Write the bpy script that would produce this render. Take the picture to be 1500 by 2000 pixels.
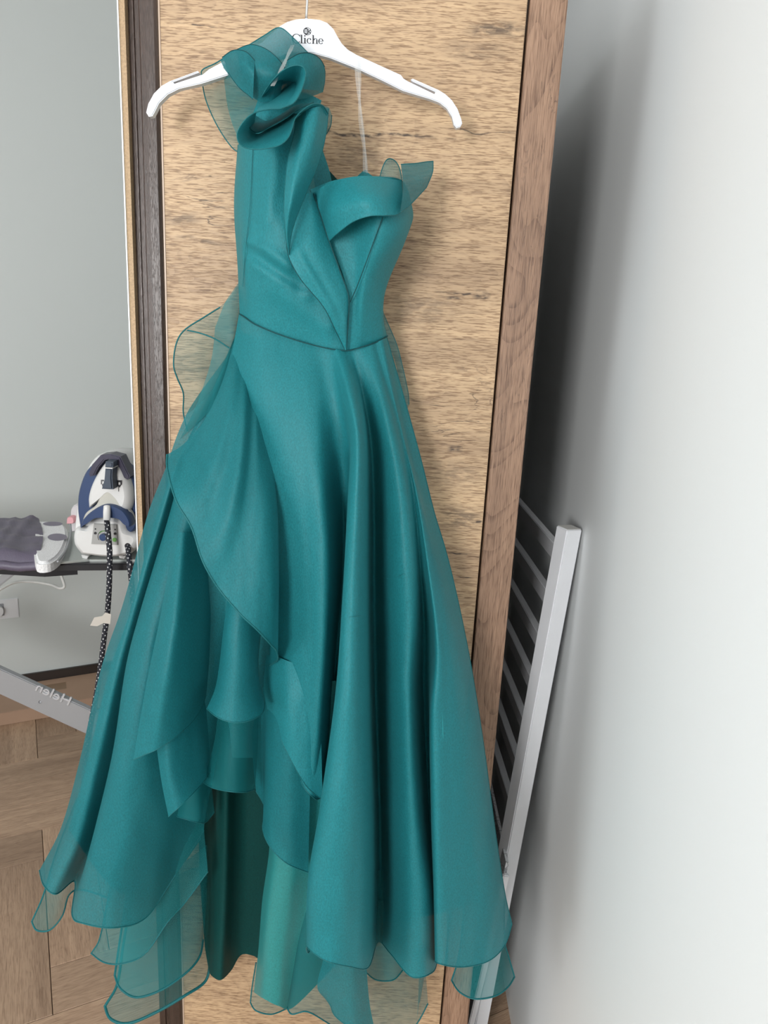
import bpy, bmesh, math, random
import numpy as np
from mathutils import Vector, Matrix, noise

for o in list(bpy.data.objects):
    bpy.data.objects.remove(o, do_unlink=True)
SC = bpy.context.scene
COL = SC.collection
random.seed(4)

# ------------------------------------------------------------------ camera
FPX, TH, RO, ZC = 1420.0, math.radians(14.4), math.radians(2.91), 1.6
F = np.array([0, math.cos(TH), -math.sin(TH)])
R0 = np.array([1.0, 0, 0]); U0 = np.array([0, math.sin(TH), math.cos(TH)])
CR = math.cos(RO) * R0 + math.sin(RO) * U0
CD = math.sin(RO) * R0 - math.cos(RO) * U0
CC = np.array([0, 0, ZC])
cam_d = bpy.data.cameras.new('camera'); cam = bpy.data.objects.new('camera', cam_d); COL.objects.link(cam)
cam_d.sensor_fit = 'VERTICAL'; cam_d.sensor_height = 36.0; cam_d.lens = 36.0 * FPX / 2000.0
cam_d.clip_start = 0.02
up = -CD
cam.matrix_world = Matrix(((CR[0], up[0], -F[0], 0), (CR[1], up[1], -F[1], 0), (CR[2], up[2], -F[2], ZC), (0, 0, 0, 1)))
SC.camera = cam

# ------------------------------------------------------------------ light
world = bpy.data.worlds.new('sky'); SC.world = world; world.use_nodes = True
bg = world.node_tree.nodes['Background']; bg.inputs[0].default_value = (0.80, 0.90, 1.0, 1); bg.inputs[1].default_value = 1.0
def area(name, loc, target, sx, sy, power, col):
    l = bpy.data.lights.new(name, 'AREA'); l.shape = 'RECTANGLE'; l.size = sx; l.size_y = sy
    l.energy = power; l.color = col
    o = bpy.data.objects.new(name, l); COL.objects.link(o); o.location = loc
    o.rotation_euler = (Vector(target) - Vector(loc)).to_track_quat('-Z', 'Y').to_euler()
    return o
area('window_daylight', (-1.08, -1.96, 1.72), (-1.08, 0, 1.72), 0.62, 1.1, 74, (1.0, 0.99, 0.975))
area('side_window_daylight', (-2.46, -0.95, 1.55), (0, -0.95, 1.55), 1.1, 1.35, 30, (0.95, 0.98, 1.0))
vs = SC.view_settings
vs.view_transform = 'Standard'; vs.look = 'None'; vs.gamma = 1.0; vs.use_curve_mapping = False; vs.exposure = -0.1

# ------------------------------------------------------------------ helpers
def ray(x, y): return FPX * F + (x - 750.0) * CR + (y - 1000.0) * CD
def PY(x, y, Y): v = ray(x, y); return CC + v * (Y / v[1])
def PX(x, y, X): v = ray(x, y); return CC + v * (X / v[0])
def PZ(x, y, Z): v = ray(x, y); return CC + v * ((Z - ZC) / v[2])

def mesh_obj(name, verts, faces, mat, parent=None, smooth=False):
    me = bpy.data.meshes.new(name); me.from_pydata([tuple(v) for v in verts], [], faces); me.update()
    if mat: me.materials.append(mat)
    if smooth:
        me.polygons.foreach_set('use_smooth', [True] * len(me.polygons))
    o = bpy.data.objects.new(name, me); COL.objects.link(o)
    if parent: o.parent = parent; o.matrix_parent_inverse = parent.matrix_world.inverted()
    return o
def bm_obj(name, bm, mat, parent=None, smooth=False):
    bmesh.ops.recalc_face_normals(bm, faces=bm.faces[:])
    me = bpy.data.meshes.new(name); bm.to_mesh(me); bm.free()
    if mat: me.materials.append(mat)
    if smooth: me.polygons.foreach_set('use_smooth', [True] * len(me.polygons))
    o = bpy.data.objects.new(name, me); COL.objects.link(o)
    if parent: o.parent = parent; o.matrix_parent_inverse = parent.matrix_world.inverted()
    return o
def empty(name, loc):
    o = bpy.data.objects.new(name, None); COL.objects.link(o); o.location = loc
    o.empty_display_size = 0.05
    bpy.context.view_layer.update()
    return o
def tag(o, label, cat, group=None):
    o['label'] = label; o['category'] = cat
    if group: o['group'] = group
    return o
def struct(o, label=None, cat=None):
    o['kind'] = 'structure'
    if label: o['label'] = label
    if cat: o['category'] = cat
    return o
def box(name, lo, hi, mat, parent=None, bev=0.0):
    bm = bmesh.new(); bmesh.ops.create_cube(bm, size=1.0)
    for v in bm.verts:
        v.co = Vector([lo[i] + (v.co[i] + .5) * (hi[i] - lo[i]) for i in range(3)])
    if bev: bmesh.ops.bevel(bm, geom=bm.edges[:], offset=bev, segments=2, affect='EDGES')
    return bm_obj(name, bm, mat, parent)
def beam(name, a, b, w, h, side, mat, parent=None, bev=0.0):
    """square bar from a to b; side = direction of its width"""
    a, b, side = Vector(a), Vector(b), Vector(side)
    t = (b - a).normalized(); s = (side - t * side.dot(t)).normalized(); n = t.cross(s)
    vs_ = []
    for p in (a, b):
        for i, j in ((-1, -1), (1, -1), (1, 1), (-1, 1)):
            vs_.append(p + s * (i * w / 2) + n * (j * h / 2))
    bm = bmesh.new(); bv = [bm.verts.new(v) for v in vs_]
    for f in ((0, 1, 2, 3), (4, 5, 6, 7), (0, 1, 5, 4), (1, 2, 6, 5), (2, 3, 7, 6), (3, 0, 4, 7)):
        bm.faces.new([bv[k] for k in f])
    if bev: bmesh.ops.bevel(bm, geom=bm.edges[:], offset=bev, segments=2, affect='EDGES')
    return bm_obj(name, bm, mat, parent)
def tube(name, pts, r, mat, parent=None, sides=8, flat=1.0, uv=False):
    pts = [Vector(p) for p in pts]; n = len(pts); V, Fc = [], []
    rr = r if isinstance(r, (list, tuple)) else [r] * n
    prev = None
    for i, p in enumerate(pts):
        t = (pts[min(i + 1, n - 1)] - pts[max(i - 1, 0)])
        if t.length < 1e-9: t = Vector((0, 0, 1))
        t.normalize()
        if prev is None:
            ref = Vector((0, 1, 0)) if abs(t.y) < .9 else Vector((1, 0, 0))
            a = (ref - t * ref.dot(t)).normalized()
        else:
            a = (prev - t * prev.dot(t)).normalized()
        prev = a; b = t.cross(a)
        for k in range(sides):
            an = 2 * math.pi * k / sides
            V.append(p + a * (math.cos(an) * rr[i] * flat) + b * (math.sin(an) * rr[i]))
    for i in range(n - 1):
        for k in range(sides):
            k2 = (k + 1) % sides
            Fc.append((i * sides + k, i * sides + k2, (i + 1) * sides + k2, (i + 1) * sides + k))
    Fc.append(tuple(range(sides))); Fc.append(tuple((n - 1) * sides + k for k in reversed(range(sides))))
    o = mesh_obj(name, V, Fc, mat, parent, True)
    if uv:
        ln_ = [0.0]
        for i in range(1, n): ln_.append(ln_[-1] + (pts[i] - pts[i-1]).length)
        ul = o.data.uv_layers.new(name='UVMap')
        for pi, pl in enumerate(o.data.polygons):
            if pl.loop_total != 4 or pi >= (n-1)*sides: continue
            i, k = divmod(pi, sides)
            for q, (di, dk) in enumerate(((0, 0), (0, 1), (1, 1), (1, 0))):
                ul.data[pl.loop_start + q].uv = ((k + dk) / sides, ln_[i + di])
    return o
def cat_rom(P, n):
    """P (k,m) array -> n samples, chord-length parameter"""
    P = np.array(P, float); k = len(P)
    if k == 2:
        t = np.linspace(0, 1, n)[:, None]; return P[0] * (1 - t) + P[1] * t
    d = np.r_[0, np.cumsum(np.linalg.norm(np.diff(P[:, :2], axis=0), axis=1) + 1e-6)]
    d /= d[-1]
    m = np.zeros_like(P)
    for i in range(k):
        a, b = max(i - 1, 0), min(i + 1, k - 1)
        m[i] = (P[b] - P[a]) / (d[b] - d[a])
    out = []
    for t in np.linspace(0, 1, n):
        i = min(int(np.searchsorted(d, t, side='right') - 1), k - 2); h = d[i + 1] - d[i]; s = (t - d[i]) / h
        out.append((2*s**3-3*s*s+1)*P[i] + (s**3-2*s*s+s)*h*m[i] + (-2*s**3+3*s*s)*P[i+1] + (s**3-s*s)*h*m[i+1])
    return np.array(out)
def cat_uni(P, per):
    P = np.array(P, float); k = len(P); out = []
    for i in range(k - 1):
        p0, p1, p2, p3 = P[max(i-1, 0)], P[i], P[i+1], P[min(i+2, k-1)]
        for s in np.linspace(0, 1, per, endpoint=False):
            out.append(.5*((2*p1) + (-p0+p2)*s + (2*p0-5*p1+4*p2-p3)*s*s + (-p0+3*p1-3*p2+p3)*s**3))
    out.append(P[-1]); return np.array(out)
YD = 1.10                       # cloth depth reference, 2 cm in front of the door
def W3(p): return PY(p[0], p[1], YD - p[2] * 0.01)
def sheet(name, curves, mat, parent, nv=40, per=8, wr=0.15, seed=0, hem=None, edges='b', hr=0.0016, freq=7.0, cre=(), dd=0.0):
    """cloth lofted across control curves; each curve top to bottom as (px, py, cm in front of the door)"""
    curves = [[(q[0], q[1], q[2] + dd) for q in c] for c in curves]
    rs = np.array([cat_rom(c, nv) for c in curves])
    g = np.stack([cat_uni(rs[:, j], per) for j in range(nv)], 1)   # (nu,nv,3)
    nu = g.shape[0]; V = []
    for i in range(nu):
        for j in range(nv):
            p = g[i, j].copy(); w = PY(p[0], p[1], YD)
            if wr:
                p[2] += wr * noise.noise(Vector((w[0]*freq*4, seed*7.3, w[2]*freq*1.6))) * 2 + wr*.5*noise.noise(Vector((w[0]*freq*12, seed*3.1, w[2]*freq*6)))
            for x0, y0, x1, y1, am, wd in cre:
                dx, dy = x1-x0, y1-y0; tt = max(0, min(1, ((p[0]-x0)*dx + (p[1]-y0)*dy) / (dx*dx+dy*dy)))
                ds = math.hypot(p[0]-x0-tt*dx, p[1]-y0-tt*dy); p[2] += am * math.exp(-(ds/wd)**2)
            V.append(W3(p))
    Fc = [(i*nv+j, (i+1)*nv+j, (i+1)*nv+j+1, i*nv+j+1) for i in range(nu-1) for j in range(nv-1)]
    o = mesh_obj(name, V, Fc, mat, parent, True)
    if hem:
        if 'b' in edges: tube('hem', [V[i*nv+nv-1] for i in range(nu)], hr, hem, o, 6)
        if 'l' in edges: tube('hem', [V[j] for j in range(nv)], hr, hem, o, 6)
        if 'r' in edges: tube('hem', [V[(nu-1)*nv+j] for j in range(nv)], hr, hem, o, 6)
        if 't' in edges: tube('hem', [V[i*nv] for i in range(nu)], hr, hem, o, 6)
    return o
def pline(name, pts, r, mat, parent, n=40, sides=6):
    return tube(name, [W3(p) for p in cat_rom(pts, n)], r, mat, parent, sides)
def extr(name, outline, y0, y1, mat, parent=None, bev=0.0, seg=2, smooth=False):
    """outline in photo pixels extruded between the planes Y=y0 (near) and Y=y1"""
    bm = bmesh.new()
    ym = (y0 + y1) / 2
    A = [PY(x, y, ym) for x, y in outline]
    fa = [bm.verts.new((p[0], y0, p[2])) for p in A]; ba = [bm.verts.new((p[0], y1, p[2])) for p in A]
    bm.faces.new(fa); bm.faces.new(list(reversed(ba))); n = len(A)
    for i in range(n): bm.faces.new((fa[i], ba[i], ba[(i+1) % n], fa[(i+1) % n]))
    bmesh.ops.recalc_face_normals(bm, faces=bm.faces[:])
    if bev:
        e = [e for e in bm.edges if abs(e.verts[0].co.y - e.verts[1].co.y) < 1e-6]
        bmesh.ops.bevel(bm, geom=e, offset=bev, segments=seg, affect='EDGES', clamp_overlap=True)
    return bm_obj(name, bm, mat, parent, smooth)
def puff(name, outline, layers, mat, parent=None, n=40):
    """closed outline (photo pixels at the first layer's plane) lofted through depth layers (Y, scale, lift metres)"""
    P = list(outline) + [outline[0]]
    c = cat_rom(P, n + 1)[:-1]
    base = np.array([PY(x, y, layers[0][3] if len(layers[0]) > 3 else layers[0][0]) for x, y in c])
    cen = base.mean(0); V, Fc = [], []
    for L in layers:
        for p in base:
            q = cen + (p - cen) * L[1]; V.append((q[0], L[0], q[2] + L[2]))
    m = len(base)
    for i in range(len(layers) - 1):
        for k in range(m):
            k2 = (k + 1) % m; Fc.append((i*m+k, i*m+k2, (i+1)*m+k2, (i+1)*m+k))
    nbase = len(V); V += V[:m]; V += V[(len(layers)-1)*m:len(layers)*m]
    Fc.append(tuple(range(nbase, nbase + m))); Fc.append(tuple(nbase + m + k for k in reversed(range(m))))
    o = mesh_obj(name, V, Fc, mat, parent, True)
    o.data.polygons[-1].use_smooth = False; o.data.polygons[-2].use_smooth = False
    return o

# ------------------------------------------------------------------ materials
def newmat(name):
    m = bpy.data.materials.new(name); m.use_nodes = True; nt = m.node_tree
    return m, nt, nt.nodes, nt.links, nt.nodes['Principled BSDF']
def N(nodes, t, **kw):
    n = nodes.new(t)
    for k, v in kw.items(): setattr(n, k, v)
    return n
def plain(name, col, rough=.5, metal=0, spec=.5, bump=0, bscale=200, var=0.0, vscale=3):
    m, nt, ns, ln, b = newmat(name)
    b.inputs['Base Color'].default_value = (*col, 1); b.inputs['Roughness'].default_value = rough
    b.inputs['Metallic'].default_value = metal; b.inputs['Specular IOR Level'].default_value = spec
    tc = N(ns, 'ShaderNodeTexCoord')
    if var:
        nz = N(ns, 'ShaderNodeTexNoise'); nz.inputs['Scale'].default_value = vscale; ln.new(tc.outputs['Object'], nz.inputs['Vector'])
        mp = N(ns, 'ShaderNodeMapRange'); mp.inputs['To Min'].default_value = 1 - var; mp.inputs['To Max'].default_value = 1 + var
        ln.new(nz.outputs['Fac'], mp.inputs['Value'])
        mx = N(ns, 'ShaderNodeMix', data_type='RGBA', blend_type='MULTIPLY'); mx.inputs[0].default_value = 1
        mx.inputs[6].default_value = (*col, 1); ln.new(mp.outputs[0], mx.inputs[7]); ln.new(mx.outputs[2], b.inputs['Base Color'])
    if bump:
        nz2 = N(ns, 'ShaderNodeTexNoise'); nz2.inputs['Scale'].default_value = bscale; ln.new(tc.outputs['Object'], nz2.inputs['Vector'])
        bp = N(ns, 'ShaderNodeBump'); bp.inputs['Strength'].default_value = bump; bp.inputs['Distance'].default_value = .002
        ln.new(nz2.outputs['Fac'], bp.inputs['Height']); ln.new(bp.outputs[0], b.inputs['Normal'])
    return m
def cloth(name, col, alpha=1.0, rough=.55, sheen=.25, trans=.25, bump=.35, weave=620, spec=.3, var=.2):
    m, nt, ns, ln, b = newmat(name)
    tc = N(ns, 'ShaderNodeTexCoord')
    nz = N(ns, 'ShaderNodeTexNoise'); nz.inputs['Scale'].default_value = weave; nz.inputs['Detail'].default_value = 3
    mpg = N(ns, 'ShaderNodeMapping'); mpg.inputs['Scale'].default_value = (1, 1, .55)
    ln.new(tc.outputs['Object'], mpg.inputs[0]); ln.new(mpg.outputs[0], nz.inputs['Vector'])
    mp = N(ns, 'ShaderNodeMapRange'); mp.inputs['From Min'].default_value = .25; mp.inputs['From Max'].default_value = .75
    mp.inputs['To Min'].default_value = 1 - var; mp.inputs['To Max'].default_value = 1 + var
    ln.new(nz.outputs['Fac'], mp.inputs['Value'])
    mx = N(ns, 'ShaderNodeMix', data_type='RGBA', blend_type='MULTIPLY'); mx.inputs[0].default_value = 1
    mx.inputs[6].default_value = (*col, 1); ln.new(mp.outputs[0], mx.inputs[7])
    ln.new(mx.outputs[2], b.inputs['Base Color'])
    b.inputs['Roughness'].default_value = rough; b.inputs['Specular IOR Level'].default_value = spec
    b.inputs['Sheen Weight'].default_value = sheen; b.inputs['Sheen Tint'].default_value = (.3, .9, .95, 1); b.inputs['Sheen Roughness'].default_value = .4
    bp = N(ns, 'ShaderNodeBump'); bp.inputs['Strength'].default_value = bump; bp.inputs['Distance'].default_value = .0012
    ln.new(nz.outputs['Fac'], bp.inputs['Height']); ln.new(bp.outputs[0], b.inputs['Normal'])
    out = ns['Material Output']; last = b.outputs[0]
    if trans:
        tr = N(ns, 'ShaderNodeBsdfTranslucent'); ln.new(mx.outputs[2], tr.inputs[0])
        ms = N(ns, 'ShaderNodeMixShader'); ms.inputs[0].default_value = trans
        ln.new(last, ms.inputs[1]); ln.new(tr.outputs[0], ms.inputs[2]); last = ms.outputs[0]
    if alpha < 1:
        tp = N(ns, 'ShaderNodeBsdfTransparent'); ms2 = N(ns, 'ShaderNodeMixShader'); ms2.inputs[0].default_value = alpha
        ln.new(tp.outputs[0], ms2.inputs[1]); ln.new(last, ms2.inputs[2]); last = ms2.outputs[0]
    ln.new(last, out.inputs[0])
    return m
def wood(name, light, dark, axis='X', scale=1.0, rough=.45, crack=.0, rings=.5, fine=1.0, perobj=False, spec=.4, bump=.25, streaks=(), fl=1.0):
    """grain runs along axis"""
    m, nt, ns, ln, b = newmat(name)
    tc = N(ns, 'ShaderNodeTexCoord'); src = tc.outputs['Object']
    if perobj:
        oi = N(ns, 'ShaderNodeObjectInfo'); vm = N(ns, 'ShaderNodeVectorMath', operation='MULTIPLY_ADD')
        cb = N(ns, 'ShaderNodeCombineXYZ')
        for k in range(3): ln.new(oi.outputs['Random'], cb.inputs[k])
        ln.new(cb.outputs[0], vm.inputs[0]); vm.inputs[1].default_value = (37, 53, 29); ln.new(src, vm.inputs[2]); src = vm.outputs[0]
    def mapping(along, across):
        mp = N(ns, 'ShaderNodeMapping')
        s = {'X': (along, across, across), 'Y': (across, along, across), 'Z': (across, across, along)}[axis]
        mp.inputs['Scale'].default_value = tuple(v * scale for v in s); ln.new(src, mp.inputs[0]); return mp.outputs[0]
    def noise_(vec, sc=1, det=4, dist=0):
        n = N(ns, 'ShaderNodeTexNoise'); n.inputs['Scale'].default_value = sc; n.inputs['Detail'].default_value = det
        n.inputs['Distortion'].default_value = dist; ln.new(vec, n.inputs['Vector']); return n.outputs['Fac']
    def rng(v, a, b_, c=0., d=1.):
        n = N(ns, 'ShaderNodeMapRange'); n.inputs['From Min'].default_value = a; n.inputs['From Max'].default_value = b_
        n.inputs['To Min'].default_value = c; n.inputs['To Max'].default_value = d; ln.new(v, n.inputs['Value']); return n.outputs[0]
    def math_(op, a, b_):
        n = N(ns, 'ShaderNodeMath', operation=op)
        for i, v in enumerate((a, b_)):
            if isinstance(v, (int, float)): n.inputs[i].default_value = v
            else: ln.new(v, n.inputs[i])
        return n.outputs[0]
    broad = rng(noise_(mapping(.9, 9), 1, 7, 1.2), .32, .70)
    med = rng(noise_(mapping(3, 60), 1, 5, .8), .35, .7)
    field = noise_(mapping(1.5, 4.2), 1, 2.5, .5)
    ring = N(ns, 'ShaderNodeMath', operation='FRACT'); ln.new(math_('MULTIPLY', field, 34), ring.inputs[0])
    ringv = rng(ring.outputs[0], .62, .98, 0, 1)
    fib = rng(noise_(mapping(62 * fl, 820), 1, 2), .50, .62)
    fib2 = rng(noise_(mapping(24 * fl, 380), 1, 3), .38, .68)
    t = math_('ADD', math_('MULTIPLY', broad, .52), math_('MULTIPLY', med, .22))
    t = math_('ADD', t, math_('MULTIPLY', math_('MULTIPLY', ringv, fib2), .42 * rings))
    t = math_('ADD', t, math_('MULTIPLY', fib2, .16))
    cr = N(ns, 'ShaderNodeValToRGB'); cr.color_ramp.elements[0].color = (*light, 1); cr.color_ramp.elements[1].color = (*dark, 1)
    cr.color_ramp.elements[0].position = .15; cr.color_ramp.elements[1].position = 1.0
    ln.new(t, cr.inputs[0])
    mx = N(ns, 'ShaderNodeMix', data_type='RGBA', blend_type='MULTIPLY'); ln.new(math_('MULTIPLY', fib, .8 * fine), mx.inputs[0])
    ln.new(cr.outputs[0], mx.inputs[6]); mx.inputs[7].default_value = (.40, .33, .29, 1)
    col = mx.outputs[2]
    if crack:
        cl = noise_(mapping(5, 42), 1, 5, 1.4)
        ck = rng(math_('ABSOLUTE', math_('SUBTRACT', cl, .5), 0), .0, .012, 1, 0)
        gate = rng(noise_(mapping(2.3, 4.5), 1, 2), .60, .66)
        mk = math_('MULTIPLY', math_('MULTIPLY', ck, gate), crack)
        mx2 = N(ns, 'ShaderNodeMix', data_type='RGBA'); ln.new(mk, mx2.inputs[0]); ln.new(col, mx2.inputs[6]); mx2.inputs[7].default_value = (.03, .02, .018, 1)
        col = mx2.outputs[2]
    if streaks:
        sx = N(ns, 'ShaderNodeSeparateXYZ'); ln.new(tc.outputs['Object'], sx.inputs[0])
        wob = math_('MULTIPLY', math_('SUBTRACT', noise_(mapping(14, 10), 1, 4), .5), .03)
        zz = math_('ADD', sx.outputs[2], wob); tot = None
        rough_ = rng(noise_(mapping(60, 160), 1, 3), .35, .55)
        for x0, x1, z0, th, am in streaks:
            e = (x1 - x0) * .3
            m1 = rng(math_('ABSOLUTE', math_('SUBTRACT', zz, z0), 0), th * .25, th, 1, 0)
            m2 = math_('MULTIPLY', rng(sx.outputs[0], x0, x0 + e, 0, 1), rng(sx.outputs[0], x1 - e, x1, 1, 0))
            mm = math_('MULTIPLY', math_('MULTIPLY', math_('MULTIPLY', m1, m2), rough_), am)
            tot = mm if tot is None else math_('MAXIMUM', tot, mm)
        mx3 = N(ns, 'ShaderNodeMix', data_type='RGBA'); ln.new(tot, mx3.inputs[0]); ln.new(col, mx3.inputs[6]); mx3.inputs[7].default_value = (.045, .032, .028, 1)
        col = mx3.outputs[2]
    if perobj:
        hs = N(ns, 'ShaderNodeHueSaturation'); ln.new(rng(oi.outputs['Random'], 0, 1, .8, 1.14), hs.inputs['Value']); ln.new(col, hs.inputs['Color']); col = hs.outputs[0]
    ln.new(col, b.inputs['Base Color']); b.inputs['Roughness'].default_value = rough; b.inputs['Specular IOR Level'].default_value = spec
    bp = N(ns, 'ShaderNodeBump'); bp.inputs['Strength'].default_value = bump; bp.inputs['Distance'].default_value = .001; bp.invert = True
    ln.new(fib, bp.inputs['Height']); ln.new(bp.outputs[0], b.inputs['Normal'])
    return m

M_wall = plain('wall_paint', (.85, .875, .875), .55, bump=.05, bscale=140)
M_wall2 = plain('wall_paint_dimmed', (.60, .635, .625), .6, bump=.05, bscale=140)  # greyer copy of the wall paint; dimmer light and mirror loss in its colour
M_ceil = plain('ceiling_paint', (.8, .8, .79), .8)
M_oak = wood('oak_laminate', (.61, .425, .255), (.25, .16, .098), 'X', 1.0, .5, crack=.8, rings=.6, fine=.9, streaks=[(PY(a_, y_, 1.12)[0], PY(b_, y_, 1.12)[0], PY((a_+b_)/2, y_, 1.12)[2], t_, m_) for a_, b_, y_, t_, m_ in ((560, 900, 262, .0028, .95), (840, 1060, 252, .0016, .7), (900, 1040, 56, .012, .75), (860, 1010, 100, .02, .3), (330, 450, 48, .0014, .9), (310, 400, 430, .012, .5), (330, 440, 470, .004, .5), (840, 960, 575, .0016, .9), (920, 960, 578, .007, .9), (868, 905, 584, .004, .8), (740, 900, 600, .03, .35), (872, 905, 880, .008, .85), (800, 960, 930, .03, .35), (850, 950, 1010, .022, .6), (925, 945, 1018, .003, .95), (868, 930, 1078, .002, .95), (880, 930, 1122, .0014, .9), (640, 760, 300, .03, .35), (760, 820, 470, .02, .3), (335, 390, 820, .002, .7))])
M_stile = wood('rustic_oak_edge', (.40, .25, .165), (.15, .085, .055), 'Z', 1.25, .48, crack=.6, rings=1.2, fine=.8, fl=.4)
M_dark = wood('dark_walnut_edge', (.062, .036, .026), (.026, .015, .011), 'Z', 1.3, .36, crack=.2, rings=.6, fine=.8, spec=.6)
M_plank = wood('parquet_plank', (.56, .385, .26), (.27, .17, .11), 'X', .95, .42, crack=.25, rings=.6, fine=.55, perobj=True, spec=.45, bump=.12, fl=.5)
M_ply = plain('plywood_edge', (.42, .29, .17), .6, bump=.5, bscale=600, var=.35, vscale=320)
M_black = plain('black_gap', (.006, .006, .006), .8)
M_whitep = plain('white_plastic', (.73, .745, .785), .28, spec=.5)
M_steel = plain('chrome_steel', (.7, .7, .7), .2, 1.0)
M_wpaint = plain('white_painted_wood', (.80, .81, .84), .42, bump=.15, bscale=90, var=.04, vscale=20)
M_cap = plain('grey_end_cap', (.62, .61, .58), .6)
M_ink = plain('black_ink', (.012, .011, .015), .5)
TEAL = (.014, .195, .22)
M_teal = cloth('teal_crepe', TEAL, 1, .55, .05, .10, .45)
M_org = cloth('teal_organza', TEAL, .88, .52, .05, .3, .3)
M_org2 = cloth('teal_organza_sheer', (.014, .22, .235), .60, .5, .03, .3, 0, var=.02)
M_org3 = cloth('teal_organza_single', (.018, .215, .22), .40, .5, .03, .3, 0, var=.02)
M_hem = cloth('teal_rolled_hem', (.006, .115, .125), 1, .55, .1, 0, .2)
M_soft = cloth('teal_stitch', (.012, .15, .165), 1, .6, .1, 0, .1)
M_seam = cloth('teal_seam', (.004, .055, .06), 1, .7, 0, 0, .1)
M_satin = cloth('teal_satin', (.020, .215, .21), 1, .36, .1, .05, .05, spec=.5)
M_satind = cloth('teal_satin_shaded', (.003, .050, .046), 1, .6, 0, .03, .05, spec=.15)  # back satin darkened; shade inside the gown is put into its colour

def clear_mat(name, col, alpha, rough=.15):
    m, nt, ns, ln, b = newmat(name)
    b.inputs['Base Color'].default_value = (*col, 1); b.inputs['Roughness'].default_value = rough
    tp = N(ns, 'ShaderNodeBsdfTransparent'); ms = N(ns, 'ShaderNodeMixShader'); ms.inputs[0].default_value = alpha
    ln.new(tp.outputs[0], ms.inputs[1]); ln.new(b.outputs[0], ms.inputs[2]); ln.new(ms.outputs[0], ns['Material Output'].inputs[0])
    return m
M_clear = clear_mat('clear_tape', (.75, .76, .74), .27)

# ------------------------------------------------------------------ the room
ANG = math.radians(27.0)
UX = np.array([math.cos(ANG), math.sin(ANG), 0]); VX = np.array([-math.sin(ANG), math.cos(ANG), 0])
XW = 0.365
def quad_wall(name, a, b, z0, z1, mat, thick=.08, sgn=1):
    a = np.array([*a, 0.0]); b = np.array([*b, 0.0]); t = (b - a) / np.linalg.norm(b - a); n = np.array([-t[1], t[0], 0]) * sgn * thick
    V = [a, b, b + n, a + n]; V = [(p[0], p[1], z) for z in (z0, z1) for p in V]
    bm = bmesh.new(); bv = [bm.verts.new(v) for v in V]
    for f in ((0, 1, 2, 3), (4, 5, 6, 7), (0, 1, 5, 4), (1, 2, 6, 5), (2, 3, 7, 6), (3, 0, 4, 7)): bm.faces.new([bv[k] for k in f])
    return bm_obj(name, bm, mat)
# reflected wall behind the ironing board, built as real, runs at an angle to the wardrobe
WB = PZ(195, 1314, .05) + VX * .02
def wall_pt(s): p = WB + UX * s; return (p[0], p[1])
wl = wall_pt(-1.25); wr_ = wall_pt(1.05)
struct(quad_wall('wall_left', wl, wr_, 0, 2.95, M_wall2), 'pale wall behind the ironing board, coloured dimmer as in a mirror', 'wall')
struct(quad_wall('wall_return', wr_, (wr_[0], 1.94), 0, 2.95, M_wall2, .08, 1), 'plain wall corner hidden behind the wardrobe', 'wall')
struct(quad_wall('wall_back', (wr_[0], 1.94), (XW + .08, 1.94), 0, 2.95, plain('gap_shade_paint', (.02, .022, .024), .5)), 'wall directly behind the wardrobe', 'wall')  # near-black colour stands in for the shade in the wardrobe gap
struct(quad_wall('wall_right', (XW, 2.0), (XW, -2.1), 0, 2.95, M_wall, .08, 1), 'bright off white wall right of the wardrobe', 'wall')
# side wall with an opening
XL = -2.5
for nm, a, b, z0, z1 in (('wall_side_lower', (XL, -2.1), (XL, wl[1] + .4), 0, .85), ('wall_side_upper', (XL, -2.1), (XL, wl[1] + .4), 2.25, 2.95),
                         ('wall_side_front', (XL, -2.1), (XL, -1.65), .85, 2.25), ('wall_side_far', (XL, -.25), (XL, wl[1] + .4), .85, 2.25)):
    struct(quad_wall(nm, a, b, z0, z1, M_wall))
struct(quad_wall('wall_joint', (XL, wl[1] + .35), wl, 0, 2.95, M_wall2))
for nm, a, b, z0, z1 in (('wall_rear_lower', (XL, -2.0), (XW, -2.0), 0, .8), ('wall_rear_upper', (XL, -2.0), (XW, -2.0), 2.3, 2.95),
                         ('wall_rear_edge', (XL, -2.0), (-2.35, -2.0), .8, 2.3), ('wall_rear_middle', (-.55, -2.0), (XW, -2.0), .8, 2.3)):
    struct(quad_wall(nm, a, b, z0, z1, M_wall, .08, -1))
struct(box('ceiling', (XL - .1, -2.1, 2.95), (XW + .1, 3.6, 3.01), M_ceil))
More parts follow.
